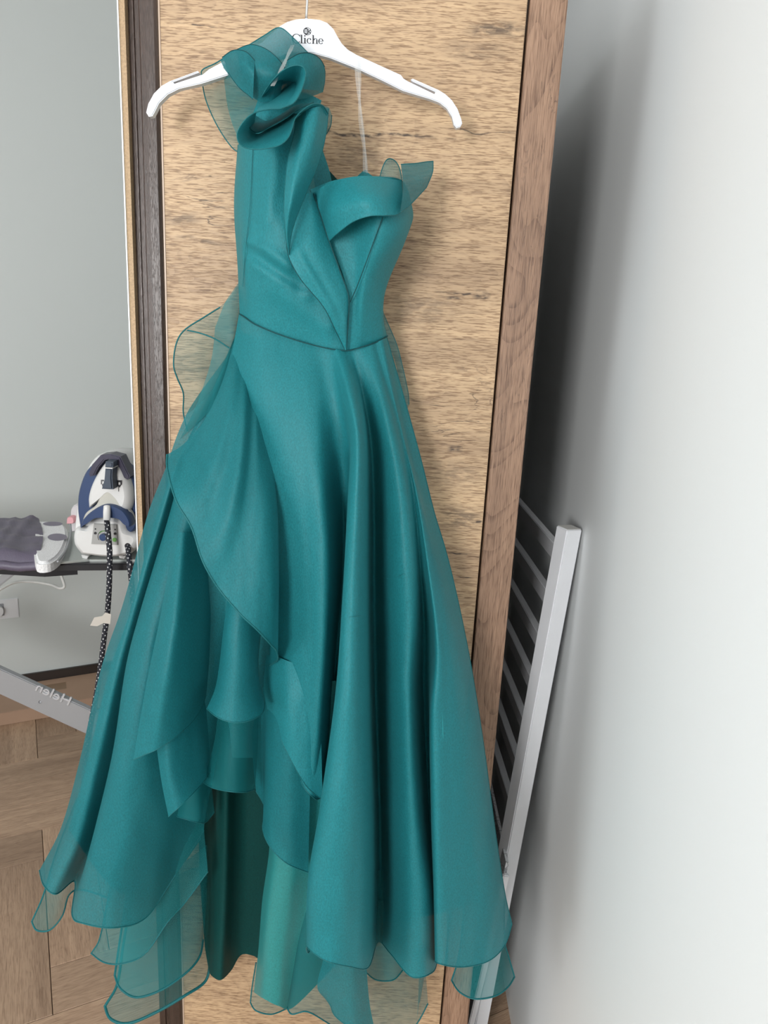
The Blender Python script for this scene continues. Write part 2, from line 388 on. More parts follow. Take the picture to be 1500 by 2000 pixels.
# floor: a base board and laid planks
fl = struct(box('floor', (XL - .1, -2.1, -.05), (XW + .1, 3.6, -.008), plain('floor_base', (.10, .065, .045), .6)), 'light oak herringbone parquet floor', 'floor')
PW, PL = .14, .56
bmp = bmesh.new(); bmesh.ops.create_cube(bmp, size=1.0)
for v in bmp.verts: v.co = Vector(((v.co.x) * (PL - .0016), v.co.y * (PW - .0016), v.co.z * .012))
bmesh.ops.bevel(bmp, geom=[e for e in bmp.edges if e.verts[0].co.z > 0 and e.verts[1].co.z > 0], offset=.0012, segments=1, affect='EDGES')
plank_me = bpy.data.meshes.new('plank'); bmp.to_mesh(plank_me); bmp.free(); plank_me.materials.append(M_plank)
Hc = PZ(98, 1890, 0)          # a corner of the laid pattern
cnt = 0
for k in range(-3, 4):
    for j in range(-26, 27):
        for kind in (0, 1):
            u0, v0 = j * PW + k * PL, j * PW - k * PL
            if kind == 0: uc, vc, a = u0 + PL / 2, v0 - PW / 2, ANG
            else: uc, vc, a = u0 - PW / 2, v0 - PW + PL / 2, ANG + math.pi / 2
            c = Hc + UX * uc + VX * vc
            if not (-2.35 < c[0] < XW + .06 and -.35 < c[1] < 3.2): continue
            if c[0] > -.3 and c[1] > 1.75: continue
            if (c - WB) @ VX > -.05: continue
            if cnt > 260: continue
            o = bpy.data.objects.new('plank', plank_me); COL.objects.link(o); o.parent = fl
            o.location = (c[0], c[1], -.006); o.rotation_euler = (0, 0, a + (math.pi if random.random() < .5 else 0)); cnt += 1
# baseboard on the left wall
p0 = WB + UX * -1.2; p1 = WB + UX * 1.0
M_base = plain('dark_skirting', (.035, .026, .022), .45)
struct(beam('baseboard_left', (p0[0]-VX[0]*.008, p0[1]-VX[1]*.008, .045), (p1[0]-VX[0]*.008, p1[1]-VX[1]*.008, .045), .014, .09, VX, M_base, None, .002), 'dark brown skirting board', 'baseboard')

# windows that light the room (behind the camera)
M_frame = plain('window_white', (.8, .8, .8), .4)
for k, (cx, cy, sx, sz, rot) in enumerate(((-1.45, -2.03, 1.8, 1.5, 0), (-2.53, -.95, 1.4, 1.4, 1))):
    w = empty('window_%d' % (k + 1), (cx, cy, 1.55)); struct(w)
    def wb(nm, a0, a1, z0, z1):
        if rot: return box(nm, (cx - .02, cy + a0, 1.55 + z0), (cx + .02, cy + a1, 1.55 + z1), M_frame, w)
        return box(nm, (cx + a0, cy - .02, 1.55 + z0), (cx + a1, cy + .02, 1.55 + z1), M_frame, w)
    h = sx / 2; z = sz / 2
    wb('frame', -h, -h + .06, -z, z); wb('frame', h - .06, h, -z, z); wb('frame', -h, h, -z, -z + .06); wb('frame', -h, h, z - .06, z); wb('mullion', -.03, .03, -z, z)

# ------------------------------------------------------------------ wardrobe
DY = 1.12
ward = empty('wardrobe', (-.085, 1.4, 0))
tag(ward, 'tall oak effect wardrobe with brown stiles, the gown hanging on its door', 'wardrobe')
door = box('door', (-.3385, DY, .06), (.158, DY + .02, 2.062), M_oak, ward, .0008)
door['label'] = 'light oak panel door with horizontal grain'
box('edge_band', (-.3405, DY - .0008, .06), (-.3382, DY + .02, 2.062), plain('pale_edge_band', (.62, .47, .36), .4), door)
st = box('right_stile', (.1615, DY - .004, 0), (.2115, DY + .03, 2.10), M_stile, ward, .0012); st['label'] = 'rustic brown wooden side stile'
# the left stile: a rounded handle profile
prof = [(-.3405, 0), (-.3412, -.0045), (-.3445, -.0075), (-.356, -.0085), (-.3635, -.0075), (-.366, -.003), (-.3675, .004), (-.3745, .0045), (-.3752, .002), (-.3765, .002), (-.3772, .0075), (-.384, .008), (-.384, .03), (-.3405, .03)]
bm = bmesh.new(); lo = [bm.verts.new((x, DY + y, 0)) for x, y in prof]; hi = [bm.verts.new((x, DY + y, 2.10)) for x, y in prof]
bm.faces.new(lo); bm.faces.new(hi)
for i in range(len(prof)): bm.faces.new((lo[i], lo[(i+1) % len(prof)], hi[(i+1) % len(prof)], hi[i]))
ls = bm_obj('left_stile', bm, M_dark, ward); ls['label'] = 'dark brown profiled wooden stile'
es = box('mirror_door_edge', (-.3925, DY - .004, .55), (-.3845, DY + .02, 2.10), M_ply, ward); es['label'] = 'thin raw edge of a mirrored door with bright line'  # edge of the mirrored door; the view in it is built as real space
box('mirror_edge_strip', (-.3942, DY - .006, .55), (-.3925, DY + .02, 2.10), plain('bright_edge', (.92, .92, .92), .25), es)
box('side_panel', (-.3925, DY + .02, 0), (-.374, 1.90, 2.10), M_dark, ward)
box('side_panel', (.193, DY + .03, 0), (.2115, 1.90, 2.10), plain('shade_darkened_side', (.03, .022, .018), .5), ward)  # right side coloured darker to deepen the shade in the gap
box('back_panel', (-.374, 1.89, .0), (.193, 1.90, 2.05), M_dark, ward)
box('top_panel', (-.374, DY + .07, 2.0), (.193, 1.89, 2.02), M_dark, ward)
box('inner_panel', (-.374, DY + .045, 0.0), (.193, DY + .055, 2.0), M_black, ward)

# ------------------------------------------------------------------ hanger
HY = 1.052
hang = empty('clothes_hanger', tuple(PY(598, 90, HY)))
tag(hang, 'white plastic hanger with black lettering holding the teal gown', 'hanger')
outl = [(606,40),(625,42),(640,48),(652,60),(660,75),(668,88),(680,100),(697,110),(730,125),(765,141),(783,149),(788,156),(796,161),(848,186),(850,182),(806,162),(802,158),(806,156),(856,178),(869,186),(882,198),(893,215),(900,234),(902,243),(898,250),(891,252),(886,246),(882,230),(872,214),(858,203),(840,196),(787,180),(745,159),(698,137),(645,116),(612,107),(575,106),(545,116),(500,131),(460,145),(420,158),(395,166),(352,176),(330,187),(313,204),(304,222),(300,229),(293,230),(288,222),(292,205),(303,185),(318,170),(334,161),(388,141),(391,144),(340,163),(343,166),(398,148),(410,138),(440,122),(470,108),(510,88),(535,66),(548,54),(562,46),(580,41),(592,40)]
extr('body', outl, HY - .006, HY + .006, M_whitep, hang, .0022, 3, False)
puff('neck', [(592,42),(596,34),(600,34),(606,42),(600,46)], [(HY-.004,.7,0),(HY-.002,1,0),(HY+.002,1,0),(HY+.004,.7,0)], M_whitep, hang, 16)
h0 = PY(598, 38, HY); hx = h0[0]
hp = [(hx, HY, h0[2]), (hx + .001, HY, 2.0), (hx + .001, HY, 2.05), (hx + .001, HY + .012, 2.085), (hx + .001, HY + .045, 2.098), (hx + .001, HY + .078, 2.09), (hx + .001, HY + .092, 2.072), (hx + .001, HY + .093, 2.05)]
tube('hook', [p for p in cat_rom([(a[1]*100, a[2]*100, a[0]) for a in hp], 40)[:, [2, 0, 1]] * np.array([1, .01, .01])], .0017, M_steel, hang, 8)
# lettering: strokes with thick and thin parts
def flat_poly(name, polys, Y, mat, parent):
    V, Fc = [], []
    for P in polys:
        Fc.append(tuple(range(len(V), len(V) + len(P)))); V += [PY(x, y, Y) for x, y in P]
    return mesh_obj(name, V, Fc, mat, parent)
def stroke_polys(path, w):
    """path of px points with widths -> quads"""
    out = []
    for i in range(len(path) - 1):
        (x0, y0), (x1, y1) = path[i], path[i+1]; dx, dy = x1-x0, y1-y0; L = math.hypot(dx, dy) or 1; nx, ny = -dy/L, dx/L
        a, b = w[i]/2, w[i+1]/2
        out.append([(x0+nx*a, y0+ny*a), (x1+nx*b, y1+ny*b), (x1-nx*b, y1-ny*b), (x0-nx*a, y0-ny*a)])
    return out
def arc_c(cx, cy, rx, ry, a0, a1, thick, thin, n=18):
    pts, ws = [], []
    for i in range(n + 1):
        a = math.radians(a0 + (a1 - a0) * i / n); pts.append((cx + rx*math.cos(a), cy + ry*math.sin(a)))
        ws.append(thin + (thick - thin) * abs(math.cos(a)) ** 1.5)
    return stroke_polys(pts, ws)
def rect(x0, y0, x1, y1): return [(x0, y0), (x1, y0), (x1, y1), (x0, y1)]
TY = HY - .0064
def tilt(ps, cx=598, cy=78, a=.035): return [[(cx + (x-cx) - (y-cy)*a*0, y + (x-cx)*a) for x, y in p] for p in ps]
L = []
L += arc_c(579, 76, 8.0, 9.0, -38, -322, 2.2, .8) + [rect(585.6, 68.5, 586.4, 73)]                 # C
L += [rect(587.6, 68, 590.2, 84.4), rect(586.2, 68, 588, 68.7), rect(586.0, 84, 592, 84.8)]        # l
L += [rect(594.2, 74, 596.8, 84.4), rect(592.8, 74, 594.6, 74.7), rect(592.6, 84, 598.4, 84.8)] + arc_c(595.4, 70, .8, .8, 0, 360, 1.6, 1.6, 10)  # i
L += arc_c(604, 79.5, 4.0, 5.0, -45, -315, 2.3, .8) + arc_c(606.4, 76.6, .7, .7, 0, 360, 1.4, 1.4, 8)   # c
L += [rect(610.4, 68, 613, 84.4), rect(609, 68, 611, 68.7), rect(608.9, 84, 614.4, 84.8), rect(617.6, 77.5, 620, 84.4), rect(616.2, 84, 621.6, 84.8)] + arc_c(616.2, 77.8, 2.8, 3.4, -180, 0, 1.8, .9, 10)  # h
L += arc_c(626.6, 79.5, 4.0, 5.0, 0, -325, 2.3, .8) + [rect(623, 79, 630.4, 79.8)]                  # e
flat_poly('lettering', tilt(L), TY, M_ink, hang)['label'] = 'black printed serif word on the hanger'
Q = arc_c(600, 61, 7.2, 7.2, 0, 360, .9, .9, 28)
half = [(600 + 7.2*math.cos(a), 61 + 7.2*math.sin(a)) for a in np.linspace(math.pi/2, 1.5*math.pi, 16)]
Q += [rect(592.9, 58, 594.6, 65), rect(600.2, 56, 602.6, 66.4)]
Q += [[(602.6, 61), (606.6, 56), (607.2, 58.8), (604.2, 61.2)], [(602.6, 61), (604.2, 61.2), (607.2, 64), (605.6, 66.6)]]
topcap = [(600 + 7.2*math.cos(a), 61 + 7.2*math.sin(a)) for a in np.linspace(math.pi*1.5, math.pi*1.16, 8)] + [(600, 57.4)]
botcap = [(600 + 7.2*math.cos(a), 61 + 7.2*math.sin(a)) for a in np.linspace(math.pi*.5, math.pi*.84, 8)] + [(600, 64.8)]
Q += [topcap, botcap, rect(595.4, 59.2, 599.6, 60.4), rect(595.4, 61.9, 599.6, 63.1)]
flat_poly('emblem', tilt(Q), TY, M_ink, hang)['label'] = 'small round black monogram emblem'

# ------------------------------------------------------------------ gown
gown = empty('evening_gown', tuple(PY(600, 640, 1.03)))
tag(gown, 'teal one shoulder organza evening gown with ruffles and high low skirt', 'dress')
def S(name, curves, mat, **kw): return sheet(name, curves, mat, gown, **kw)
#GOWN
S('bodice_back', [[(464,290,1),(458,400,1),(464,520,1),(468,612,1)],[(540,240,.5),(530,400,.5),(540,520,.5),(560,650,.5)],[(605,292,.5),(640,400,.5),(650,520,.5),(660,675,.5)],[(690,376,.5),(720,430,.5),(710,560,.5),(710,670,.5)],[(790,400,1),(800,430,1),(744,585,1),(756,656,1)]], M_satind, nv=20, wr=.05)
S('back_strap', [[(596,240,2),(600,300,2),(606,390,2)],[(618,262,1.5),(626,330,1.5),(630,400,1.5)],[(630,292,1),(645,340,1),(655,400,1)]], M_teal, nv=16, wr=.05)
S('back_neckline', [[(690,352,1),(690,370,1)],[(712,332,1.5),(712,372,1.5)],[(720,338,1.5),(722,372,1.5)],[(735,350,1),(735,372,1)]], M_teal, nv=8, wr=.0)
B1 = [
 [(464,283,2),(457,400,2),(464,520,2.5),(468,612,4)],
 [(471,280,5.5),(465,400,6),(470,520,6),(476,618,5.6)],
 [(494,276,9),(488,400,10),(480,500,9.6),(497,632,8)],
 [(532,258,11),(530,400,13),(530,520,12.4),(550,654,9.2)],
 [(570,240,11),(575,400,12.5),(590,530,12.6),(620,675,9.6)],
 [(598,236,9),(605,370,10.8),(645,520,12),(667,683,9.8)],
 [(606,250,6),(617,376,8.8),(665,530,10.4),(677,684,9.3)]]
S('bodice', B1, M_teal, nv=60, per=10, wr=.2, seed=3, cre=((486,465,560,520,.7,13),(490,490,585,560,-.8,14),(500,520,600,575,.5,12),(478,455,500,470,-.5,8),(530,560,640,640,.35,18),(540,300,520,430,.5,16)))
B2 = [
 [(606,370,10.6),(640,460,12),(679,575,11.6),(676,684,9.8)],
 [(650,353,11),(685,440,13),(694,560,12),(690,681,9.5)],
 [(700,345,13),(738,430,16),(712,560,13),(706,677,9)],
 [(750,345,12),(775,440,14.5),(735,560,11),(730,669,7.6)],
 [(785,352,8),(798,440,9.5),(752,570,7.5),(748,662,6)],
 [(800,380,3),(806,430,3),(744,585,3),(756,657,4)]]
S('bodice_cup', B2, M_teal, nv=50, per=10, wr=.15, seed=5)
pline('seam', [(494,278,9.6),(488,400,10.4),(479,490,10),(474,560,8)], .0005, M_soft, gown)
pline('seam', [(748,424,16.7),(738,450,16.2),(716,510,14.9),(697,560,13.3),(684,590,12)], .0007, M_seam, gown)
pline('seam', [(613,378,12.4),(640,462,13.4),(668,540,13.3),(681,580,12.6),(680,630,11.6),(676,684,10.4)], .0009, M_seam, gown)
pline('waist_seam', [(467,613,4.2),(477,619,6.2),(497,633,8.7),(550,655,9.9),(620,676,10.3),(676,685,10.2),(706,678,9.7),(730,670,8.3),(748,662,6.6),(757,656,4.4)], .0009, M_seam, gown)
# lapel
S('lapel', [
 [(590,382,12.6),(566,430,13.4),(561,490,14.6),(585,542,14.8),(632,600,13.8),(655,645,12.2),(674,684,10.6)],
 [(600,378,13),(585,440,14.4),(590,490,15.2),(612,545,14.8),(648,602,13.6),(664,645,12.2),(675,684,10.7)],
 [(606,376,12.8),(612,430,14.2),(618,480,14.8),(640,545,14.2),(668,600,13),(674,640,12),(676,684,10.7)],
 [(613,376,11.8),(629,425,12.8),(645,472,13),(667,538,12.9),(681,582,12.2),(680,630,11.3),(677,684,10.4)]], M_teal, nv=40, wr=.12, seed=6, hem=M_seam, edges='l', hr=.0005, cre=((580,490,650,600,.2,9),(600,500,668,620,-.25,8)))
S('lapel_fold', [
 [(578,232,15),(574,262,16),(562,312,17),(555,400,17.6),(557,450,16.6),(563,494,15)],
 [(598,216,17),(590,262,18),(580,320,18.6),(567,400,18.6),(561,450,17),(563.5,496,15)],
 [(622,208,16.6),(614,260,17.6),(602,320,17.6),(580,396,17.2),(567,450,16.2),(564,497,15)],
 [(642,212,13),(637,260,14),(623,318,14.6),(592,392,15),(571,450,15),(564.5,498,14.8)]], M_teal, nv=50, wr=.1, seed=7, hem=M_hem, edges='lr', hr=.0005)
# cup fold-over
S('cup_fold', [
 [(612,376,11.6),(627,420,13.4),(643,471,13.6)],
 [(632,363,13.2),(645,412,16),(660,455,16.2)],
 [(660,351,14.6),(674,398,18),(690,433,18.4)],
 [(700,344,15.4),(710,388,19.4),(722,422,19.6)],
 [(735,345,15),(742,385,18.6),(750,421,19)],
 [(765,350,13.4),(770,386,16),(772,420,17)],
 [(784,352,11.6),(786,380,14),(781,416,16)]], M_teal, nv=24, wr=.1, seed=8, hem=M_hem, edges='b', hr=.0005)
S('cup_wing', [
 [(783,321,9),(787,365,16),(782,414,17.4)],
 [(795,320,8.4),(796,362,14),(794,407,15)],
 [(812,319,7),(813,352,10.6),(808,393,12)],
 [(832,316,5),(832,344,8),(822,378,9.4)],
 [(846,315,4),(845,336,6),(833,366,7.4)]], M_org, nv=24, wr=.1, seed=9, hem=M_hem, edges='rbt', hr=.0006)
S('shoulder_strap', [[(505,192,8),(490,235,8.6),(478,292,7)],[(540,182,8.6),(530,230,9.6),(528,285,10.4)],[(590,180,8),(580,230,9.4),(582,285,10.4)],[(628,196,7),(618,235,8),(606,285,8)]], M_teal, nv=16, wr=.1)
S('cup_curl', [
 [(742,345,6),(740,352,6)],[(748,325,6),(746,352,6.5)],[(757,311,6.4),(756,352,7)],[(770,313,8),(768,354,8)],[(780,328,10),(778,356,9)],[(785,352,12.6),(784,360,11)]], M_org2, nv=12, wr=.03, hem=M_hem, edges='t', hr=.0007)
# shoulder ruffles: fans gathered at the strap
def fan(name, centre, outer, mat, bulge=2.0, n=24, per=8, hem=M_hem, hr=.0008, seed=1, mid=None):
    cs = []
    for i, (x, y, d) in enumerate(outer):
        cx, cy, cd = centre
        b = bulge * (1 if i % 2 else -.5)
        cs.append([(cx, cy, cd), (cx + (x-cx)*.5, cy + (y-cy)*.5, cd + (d-cd)*.5 + b), (x, y, d)])
    return S(name, cs, mat, nv=n, per=per, wr=.1, seed=seed, hem=hem, edges='b', hr=hr)
fan('shoulder_ruffle', (508,196,8), [(478,300,3.2),(455,290,2.6),(425,247,2.2),(402,195,2),(394,150,2),(396,136,2.2),(420,124,2.6),(440,112,3)], M_org3, .4, seed=11)
fan('shoulder_ruffle', (508,196,8), [(486,290,4.6),(462,262,4.2),(446,215,4),(440,175,4.2),(436,140,5),(437,122,6.4)], M_org2, .5, seed=12, hem=None)
S('shoulder_ruffle', [
 [(431,118,8.4),(433,124,8.8),(436,130,9)],[(450,102,9),(455,130,11),(462,166,11)],[(480,91,10),(482,135,12.6),(488,186,12)],
 [(515,70,9.4),(512,130,12.8),(508,198,12)],[(546,54,9),(545,115,12.8),(540,196,12)],[(575,76,9.4),(572,130,12),(566,194,11)],
 [(604,105,8.6),(600,145,10),(592,193,9)],[(628,120,6.4),(625,150,7),(615,186,7)],[(635,140,5),(634,160,5),(630,180,5)]], M_org, nv=24, per=8, wr=.12, seed=13, hem=M_hem, edges='tr', hr=.0006)
S('shoulder_ruffle', [
 [(462,97,11.4),(468,130,13.4),(476,174,12.4)],[(490,87,12.4),(492,130,15),(496,191,13)],[(520,96,13.4),(518,140,15.4),(510,199,13)],
 [(545,117,13.6),(540,150,15),(530,198,13)],[(558,136,12.6),(552,162,13.6),(545,198,12.4)]], M_org, nv=22, per=8, wr=.12, seed=14, hem=M_seam, edges='t', hr=.0005)
S('shoulder_ruffle', [
 [(434,112,9.6),(440,124,10.4),(446,142,10.8)],[(456,98,12),(460,122,13.6),(466,170,12.8)],[(480,101,14),(481,130,15.4),(485,186,13.6)],[(497,118,14.8),(496,146,15.8),(494,194,14)]], M_org, nv=22, per=8, wr=.12, seed=15, hem=M_seam, edges='tb', hr=.0005)
S('shoulder_ruffle', [
 [(560,118,12.8),(562,140,12.6),(560,170,12)],[(584,105,12),(584,135,12.4),(580,172,12)],[(606,104,10.4),(606,135,11),(600,175,11)],[(624,114,8.4),(622,140,9),(616,176,9)],[(634,130,6.4),(633,150,6.6),(628,178,6.6)]], M_org, nv=18, per=8, wr=.1, seed=16, hem=M_seam, edges='t', hr=.0005)
def ribbon(name, outer, inner, mat, n=90, per=7, hem=M_hem, seed=2, bul=1.0):
    A = cat_rom(outer, n); Bq = cat_rom(inner, n); cs = []
    for a, b in zip(A, Bq):
        m = (a + b) / 2; m[2] += bul
        cs.append([tuple(a), tuple(m), tuple(b)])
    rs = np.array([cat_rom(c, 14) for c in cs]); nu, nv = rs.shape[:2]
    V = [W3(p) for r in rs for p in r]
    Fc = [(i*nv+j, (i+1)*nv+j, (i+1)*nv+j+1, i*nv+j+1) for i in range(nu-1) for j in range(nv-1)]
    o = mesh_obj(name, V, Fc, mat, gown, True)
    if hem: tube('hem', [V[i*nv] for i in range(nu)], .0007, hem, o, 6)
    return o
ribbon('rosette_ruffle',
 [(515,182,15),(530,160,17),(552,138,18.4),(575,128,18.6),(592,131,18.6),(597,145,19),(588,178,20),(574,200,20.6),(552,211,21)],
 [(508,200,11),(520,190,11),(540,172,11),(562,164,11),(574,168,11.4),(570,182,12),(560,196,13),(540,206,14),(520,216,14)], M_teal, 60, bul=.2)
ribbon('rosette_ruffle',
 [(590,150,12.4),(586,178,15),(574,201,19),(550,212,20.6),(522,214,21.4),(494,222,22),(474,240,22.4),(463,262,22.4),(468,281,22.4),(486,290,22),(512,291,22),(545,284,21.6),(562,270,21),(570,252,20.4),(576,232,19.6),(592,214,18.6),(612,203,17.6),(630,206,16),(641,222,14)],
 [(560,165,11),(545,180,12),(530,196,13),(512,206,14),(505,210,13),(500,224,12),(497,242,12.4),(494,252,13),(499,260,13.6),(508,260,13.6),(522,252,14),(545,238,14),(560,228,13.6),(570,222,13),(580,222,13),(592,224,13),(604,226,13),(614,232,13),(622,244,12.6)], M_teal, 110, bul=.6)
ribbon('rosette_ruffle', [(486,236,14.4),(488,250,15.6),(502,259,16.6),(530,247,17),(560,230,17),(585,212,16.4),(612,200,14.6)], [(500,226,9),(510,232,9),(522,236,10),(540,228,10),(556,218,10),(572,208,10),(590,202,9.6)], M_teal, 50, bul=.3)
S('rosette_ruffle', [[(628,205,12),(622,230,11),(612,250,10)],[(642,210,10),(640,235,10),(630,262,9)],[(648,225,8),(646,245,8),(638,262,7)]], M_org2, nv=16, hem=M_hem, edges='r', hr=.0006)
# waist bustle at the back, sheer
S('bustle_ruffle', [
 [(466,556,2.2),(446,584,2.6),(430,600,3)],
 [(468,590,2.2),(428,606,3),(398,620,3.6)],
 [(470,615,2.2),(420,626,3.4),(360,645,4.4)],
 [(470,650,2.2),(415,664,4),(344,672,5)],
 [(455,700,2.2),(405,705,4),(339,712,5)],
 [(435,750,2.2),(398,745,3.6),(346,738,4.6)],
 [(420,790,2.2),(390,784,3),(358,768,3.6)],
 [(400,830,2.2),(380,826,2.6),(358,806,2.6)],
 [(385,870,2.2),(372,868,2.4),(366,842,2.4)]], M_org3, nv=22, wr=.05, hem=M_hem, edges='b', hr=.0011)
S('bustle_ruffle', [
 [(466,552,3),(452,572,3.4),(440,590,3.4),(420,640,3.6)],
 [(468,580,3),(450,620,4),(440,660,4.4),(415,690,4.6)],
 [(470,610,3),(456,660,4.4),(440,690,4.6),(405,730,4.6)],
 [(468,640,3),(450,700,4),(425,750,4.4),(380,800,4.4)],
 [(465,680,3),(440,740,3.6),(410,800,4),(350,860,4)]], M_org2, nv=22, wr=.05)
pline('hem', [(366,645,4.7),(392,651,5.4),(420,662,5.6),(448,680,5.6)], .0011, M_hem, gown, 24)
S('bustle_ruffle', [[(745,600,3),(752,660,2.4),(770,700,2),(782,760,2),(793,812,2)],[(748,605,2),(762,655,2),(776,690,2),(790,750,2),(797,795,2)],[(750,615,1.4),(772,665,1.6),(780,690,1.6),(797,765,1.6),(799,790,1.6)]], M_org2, nv=24, wr=.04, hem=M_hem, edges='r', hr=.0006)

# --- skirt, back to front
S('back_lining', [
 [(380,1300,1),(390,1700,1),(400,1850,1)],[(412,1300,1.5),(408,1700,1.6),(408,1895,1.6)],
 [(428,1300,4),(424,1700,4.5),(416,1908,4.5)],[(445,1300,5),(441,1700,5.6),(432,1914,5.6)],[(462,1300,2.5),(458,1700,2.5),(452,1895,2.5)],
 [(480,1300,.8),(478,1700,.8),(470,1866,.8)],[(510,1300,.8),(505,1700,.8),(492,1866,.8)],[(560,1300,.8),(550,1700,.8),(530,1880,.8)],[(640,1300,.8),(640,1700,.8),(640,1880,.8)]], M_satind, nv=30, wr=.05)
S('front_lining', [
 [(522,1330,7),(520,1500,7.6),(527,1640,8),(512,1760,8.6),(505,1850,9),(496,1938,9.4)],
 [(536,1330,9),(535,1500,10.6),(540,1640,11.6),(526,1770,12.4),(518,1855,12.8),(514,1950,13.2)],
 [(565,1330,10.4),(566,1500,12),(572,1640,12.8),(560,1780,13),(550,1860,13.2),(545,1965,13.4)],
 [(600,1330,10),(605,1500,11),(612,1640,11.4),(600,1780,11),(590,1860,10.6),(575,1966,10.4)],
 [(680,1330,9),(690,1500,9),(700,1640,9),(690,1780,8.6),(680,1840,8.4),(655,1885,8.4)]], M_satin, nv=40, wr=.08, seed=21)
S('underskirt', [
 [(466,640,2.2),(410,770,2.6),(352,890,3),(304,1010,3.6),(256,1190,4.4),(214,1310,5),(168,1500,6),(134,1620,6.6)],
 [(490,660,5),(440,850,7),(390,1050,8.6),(330,1300,10.4),(275,1550,12),(228,1740,13)],
 [(520,662,6),(490,900,8),(455,1100,9),(410,1300,9.6),(370,1550,9.6),(318,1730,9.6)],
 [(560,668,6),(540,900,6.6),(510,1100,6.4),(460,1300,5.4),(420,1500,4.6),(392,1640,4)]], M_teal, nv=40, wr=.15, seed=22)
S('underskirt', [
 [(560,668,3),(560,900,4),(560,1200,4),(560,1400,4),(580,1600,4),(600,1750,4)],
 [(640,676,4),(660,900,5),(670,1200,5),(680,1400,5),(690,1600,5),(700,1800,5)],
 [(720,670,3.4),(765,900,4),(790,1200,4.4),(800,1400,4.4),(820,1600,4.4),(830,1790,4.4)],
 [(752,660,2.4),(800,900,3),(852,1100,3.4),(890,1350,3.6),(918,1600,3.8),(938,1760,4)]], M_teal, nv=40, wr=.15, seed=23)
# lower sheer scallops, left
S('skirt_scallop', [
 [(262,1720,8),(240,1850,8.4),(228,1925,9),(205,1965,9.4)],[(272,1720,9),(258,1850,10),(245,1930,10.6),(216,1990,11.4)],[(290,1720,10),(280,1850,11),(268,1940,11.6),(250,1999,12.2)],
 [(325,1720,9.6),(325,1850,10),(318,1920,10.6),(305,1977,11)],[(365,1700,7.6),(370,1830,8),(368,1890,8.4),(362,1944,9)],[(395,1690,5),(402,1790,5.4),(404,1850,5.6),(402,1915,6)],[(405,1680,3),(412,1760,3.4),(412,1820,3.4),(411,1870,3.6)]], M_org3, nv=26, wr=.04, hem=M_hem, edges='bl', hr=.0026, dd=-4.6)
S('skirt_scallop', [
 [(255,1700,10),(235,1830,11),(224,1905,12)],[(270,1700,11.6),(254,1830,12.6),(236,1932,13.8)],[(295,1700,12.4),(285,1830,13.4),(268,1948,14.4)],[(330,1700,11.6),(328,1830,12.6),(318,1932,13.4)],[(365,1680,9.4),(366,1800,10),(366,1898,10.8)],[(392,1660,7),(395,1770,7.4),(390,1868,8)],[(404,1650,5),(404,1750,5.4),(397,1835,5.6)]], M_org2, nv=26, wr=.04, hem=M_hem, edges='bl', hr=.0019, dd=-2.4)
S('skirt_scallop', [
 [(232,1650,12),(208,1770,13),(193,1838,13.8),(178,1862,14.2)],[(245,1650,13.4),(228,1780,14.4),(218,1840,15),(204,1880,15.8)],[(270,1650,14),(258,1780,15),(252,1840,15.6),(240,1882,16.2)],[(305,1640,13.4),(298,1770,14.2),(292,1825,14.8),(284,1862,15.2)],[(340,1620,11.4),(336,1720,12),(334,1770,12.4),(328,1800,12.8)],[(370,1600,9.4),(372,1680,9.8),(366,1730,10),(362,1762,10.4)],[(395,1580,7.4),(400,1640,7.6),(404,1680,7.8),(406,1702,8)]], M_org2, nv=26, wr=.04, hem=M_hem, edges='bl', hr=.0012)
S('skirt_scallop', [
 [(150,1560,9),(108,1670,10),(84,1750,11),(62,1800,11.6)],[(160,1560,10),(122,1680,11),(100,1760,12),(72,1817,12.6)],[(172,1560,10.4),(140,1680,11.4),(118,1750,12),(98,1816,12.8)],[(185,1560,10),(155,1670,10.6),(136,1730,11),(122,1788,11.4)],[(200,1560,9),(176,1660,9.4),(156,1710,9.4),(135,1748,9.4)],[(230,1560,8),(205,1650,8),(185,1700,8),(160,1738,8)],[(270,1560,8),(250,1650,8),(235,1710,8),(215,1755,8.6)]], M_org3, nv=26, wr=.08, hem=M_hem, edges='bl', hr=.0014)
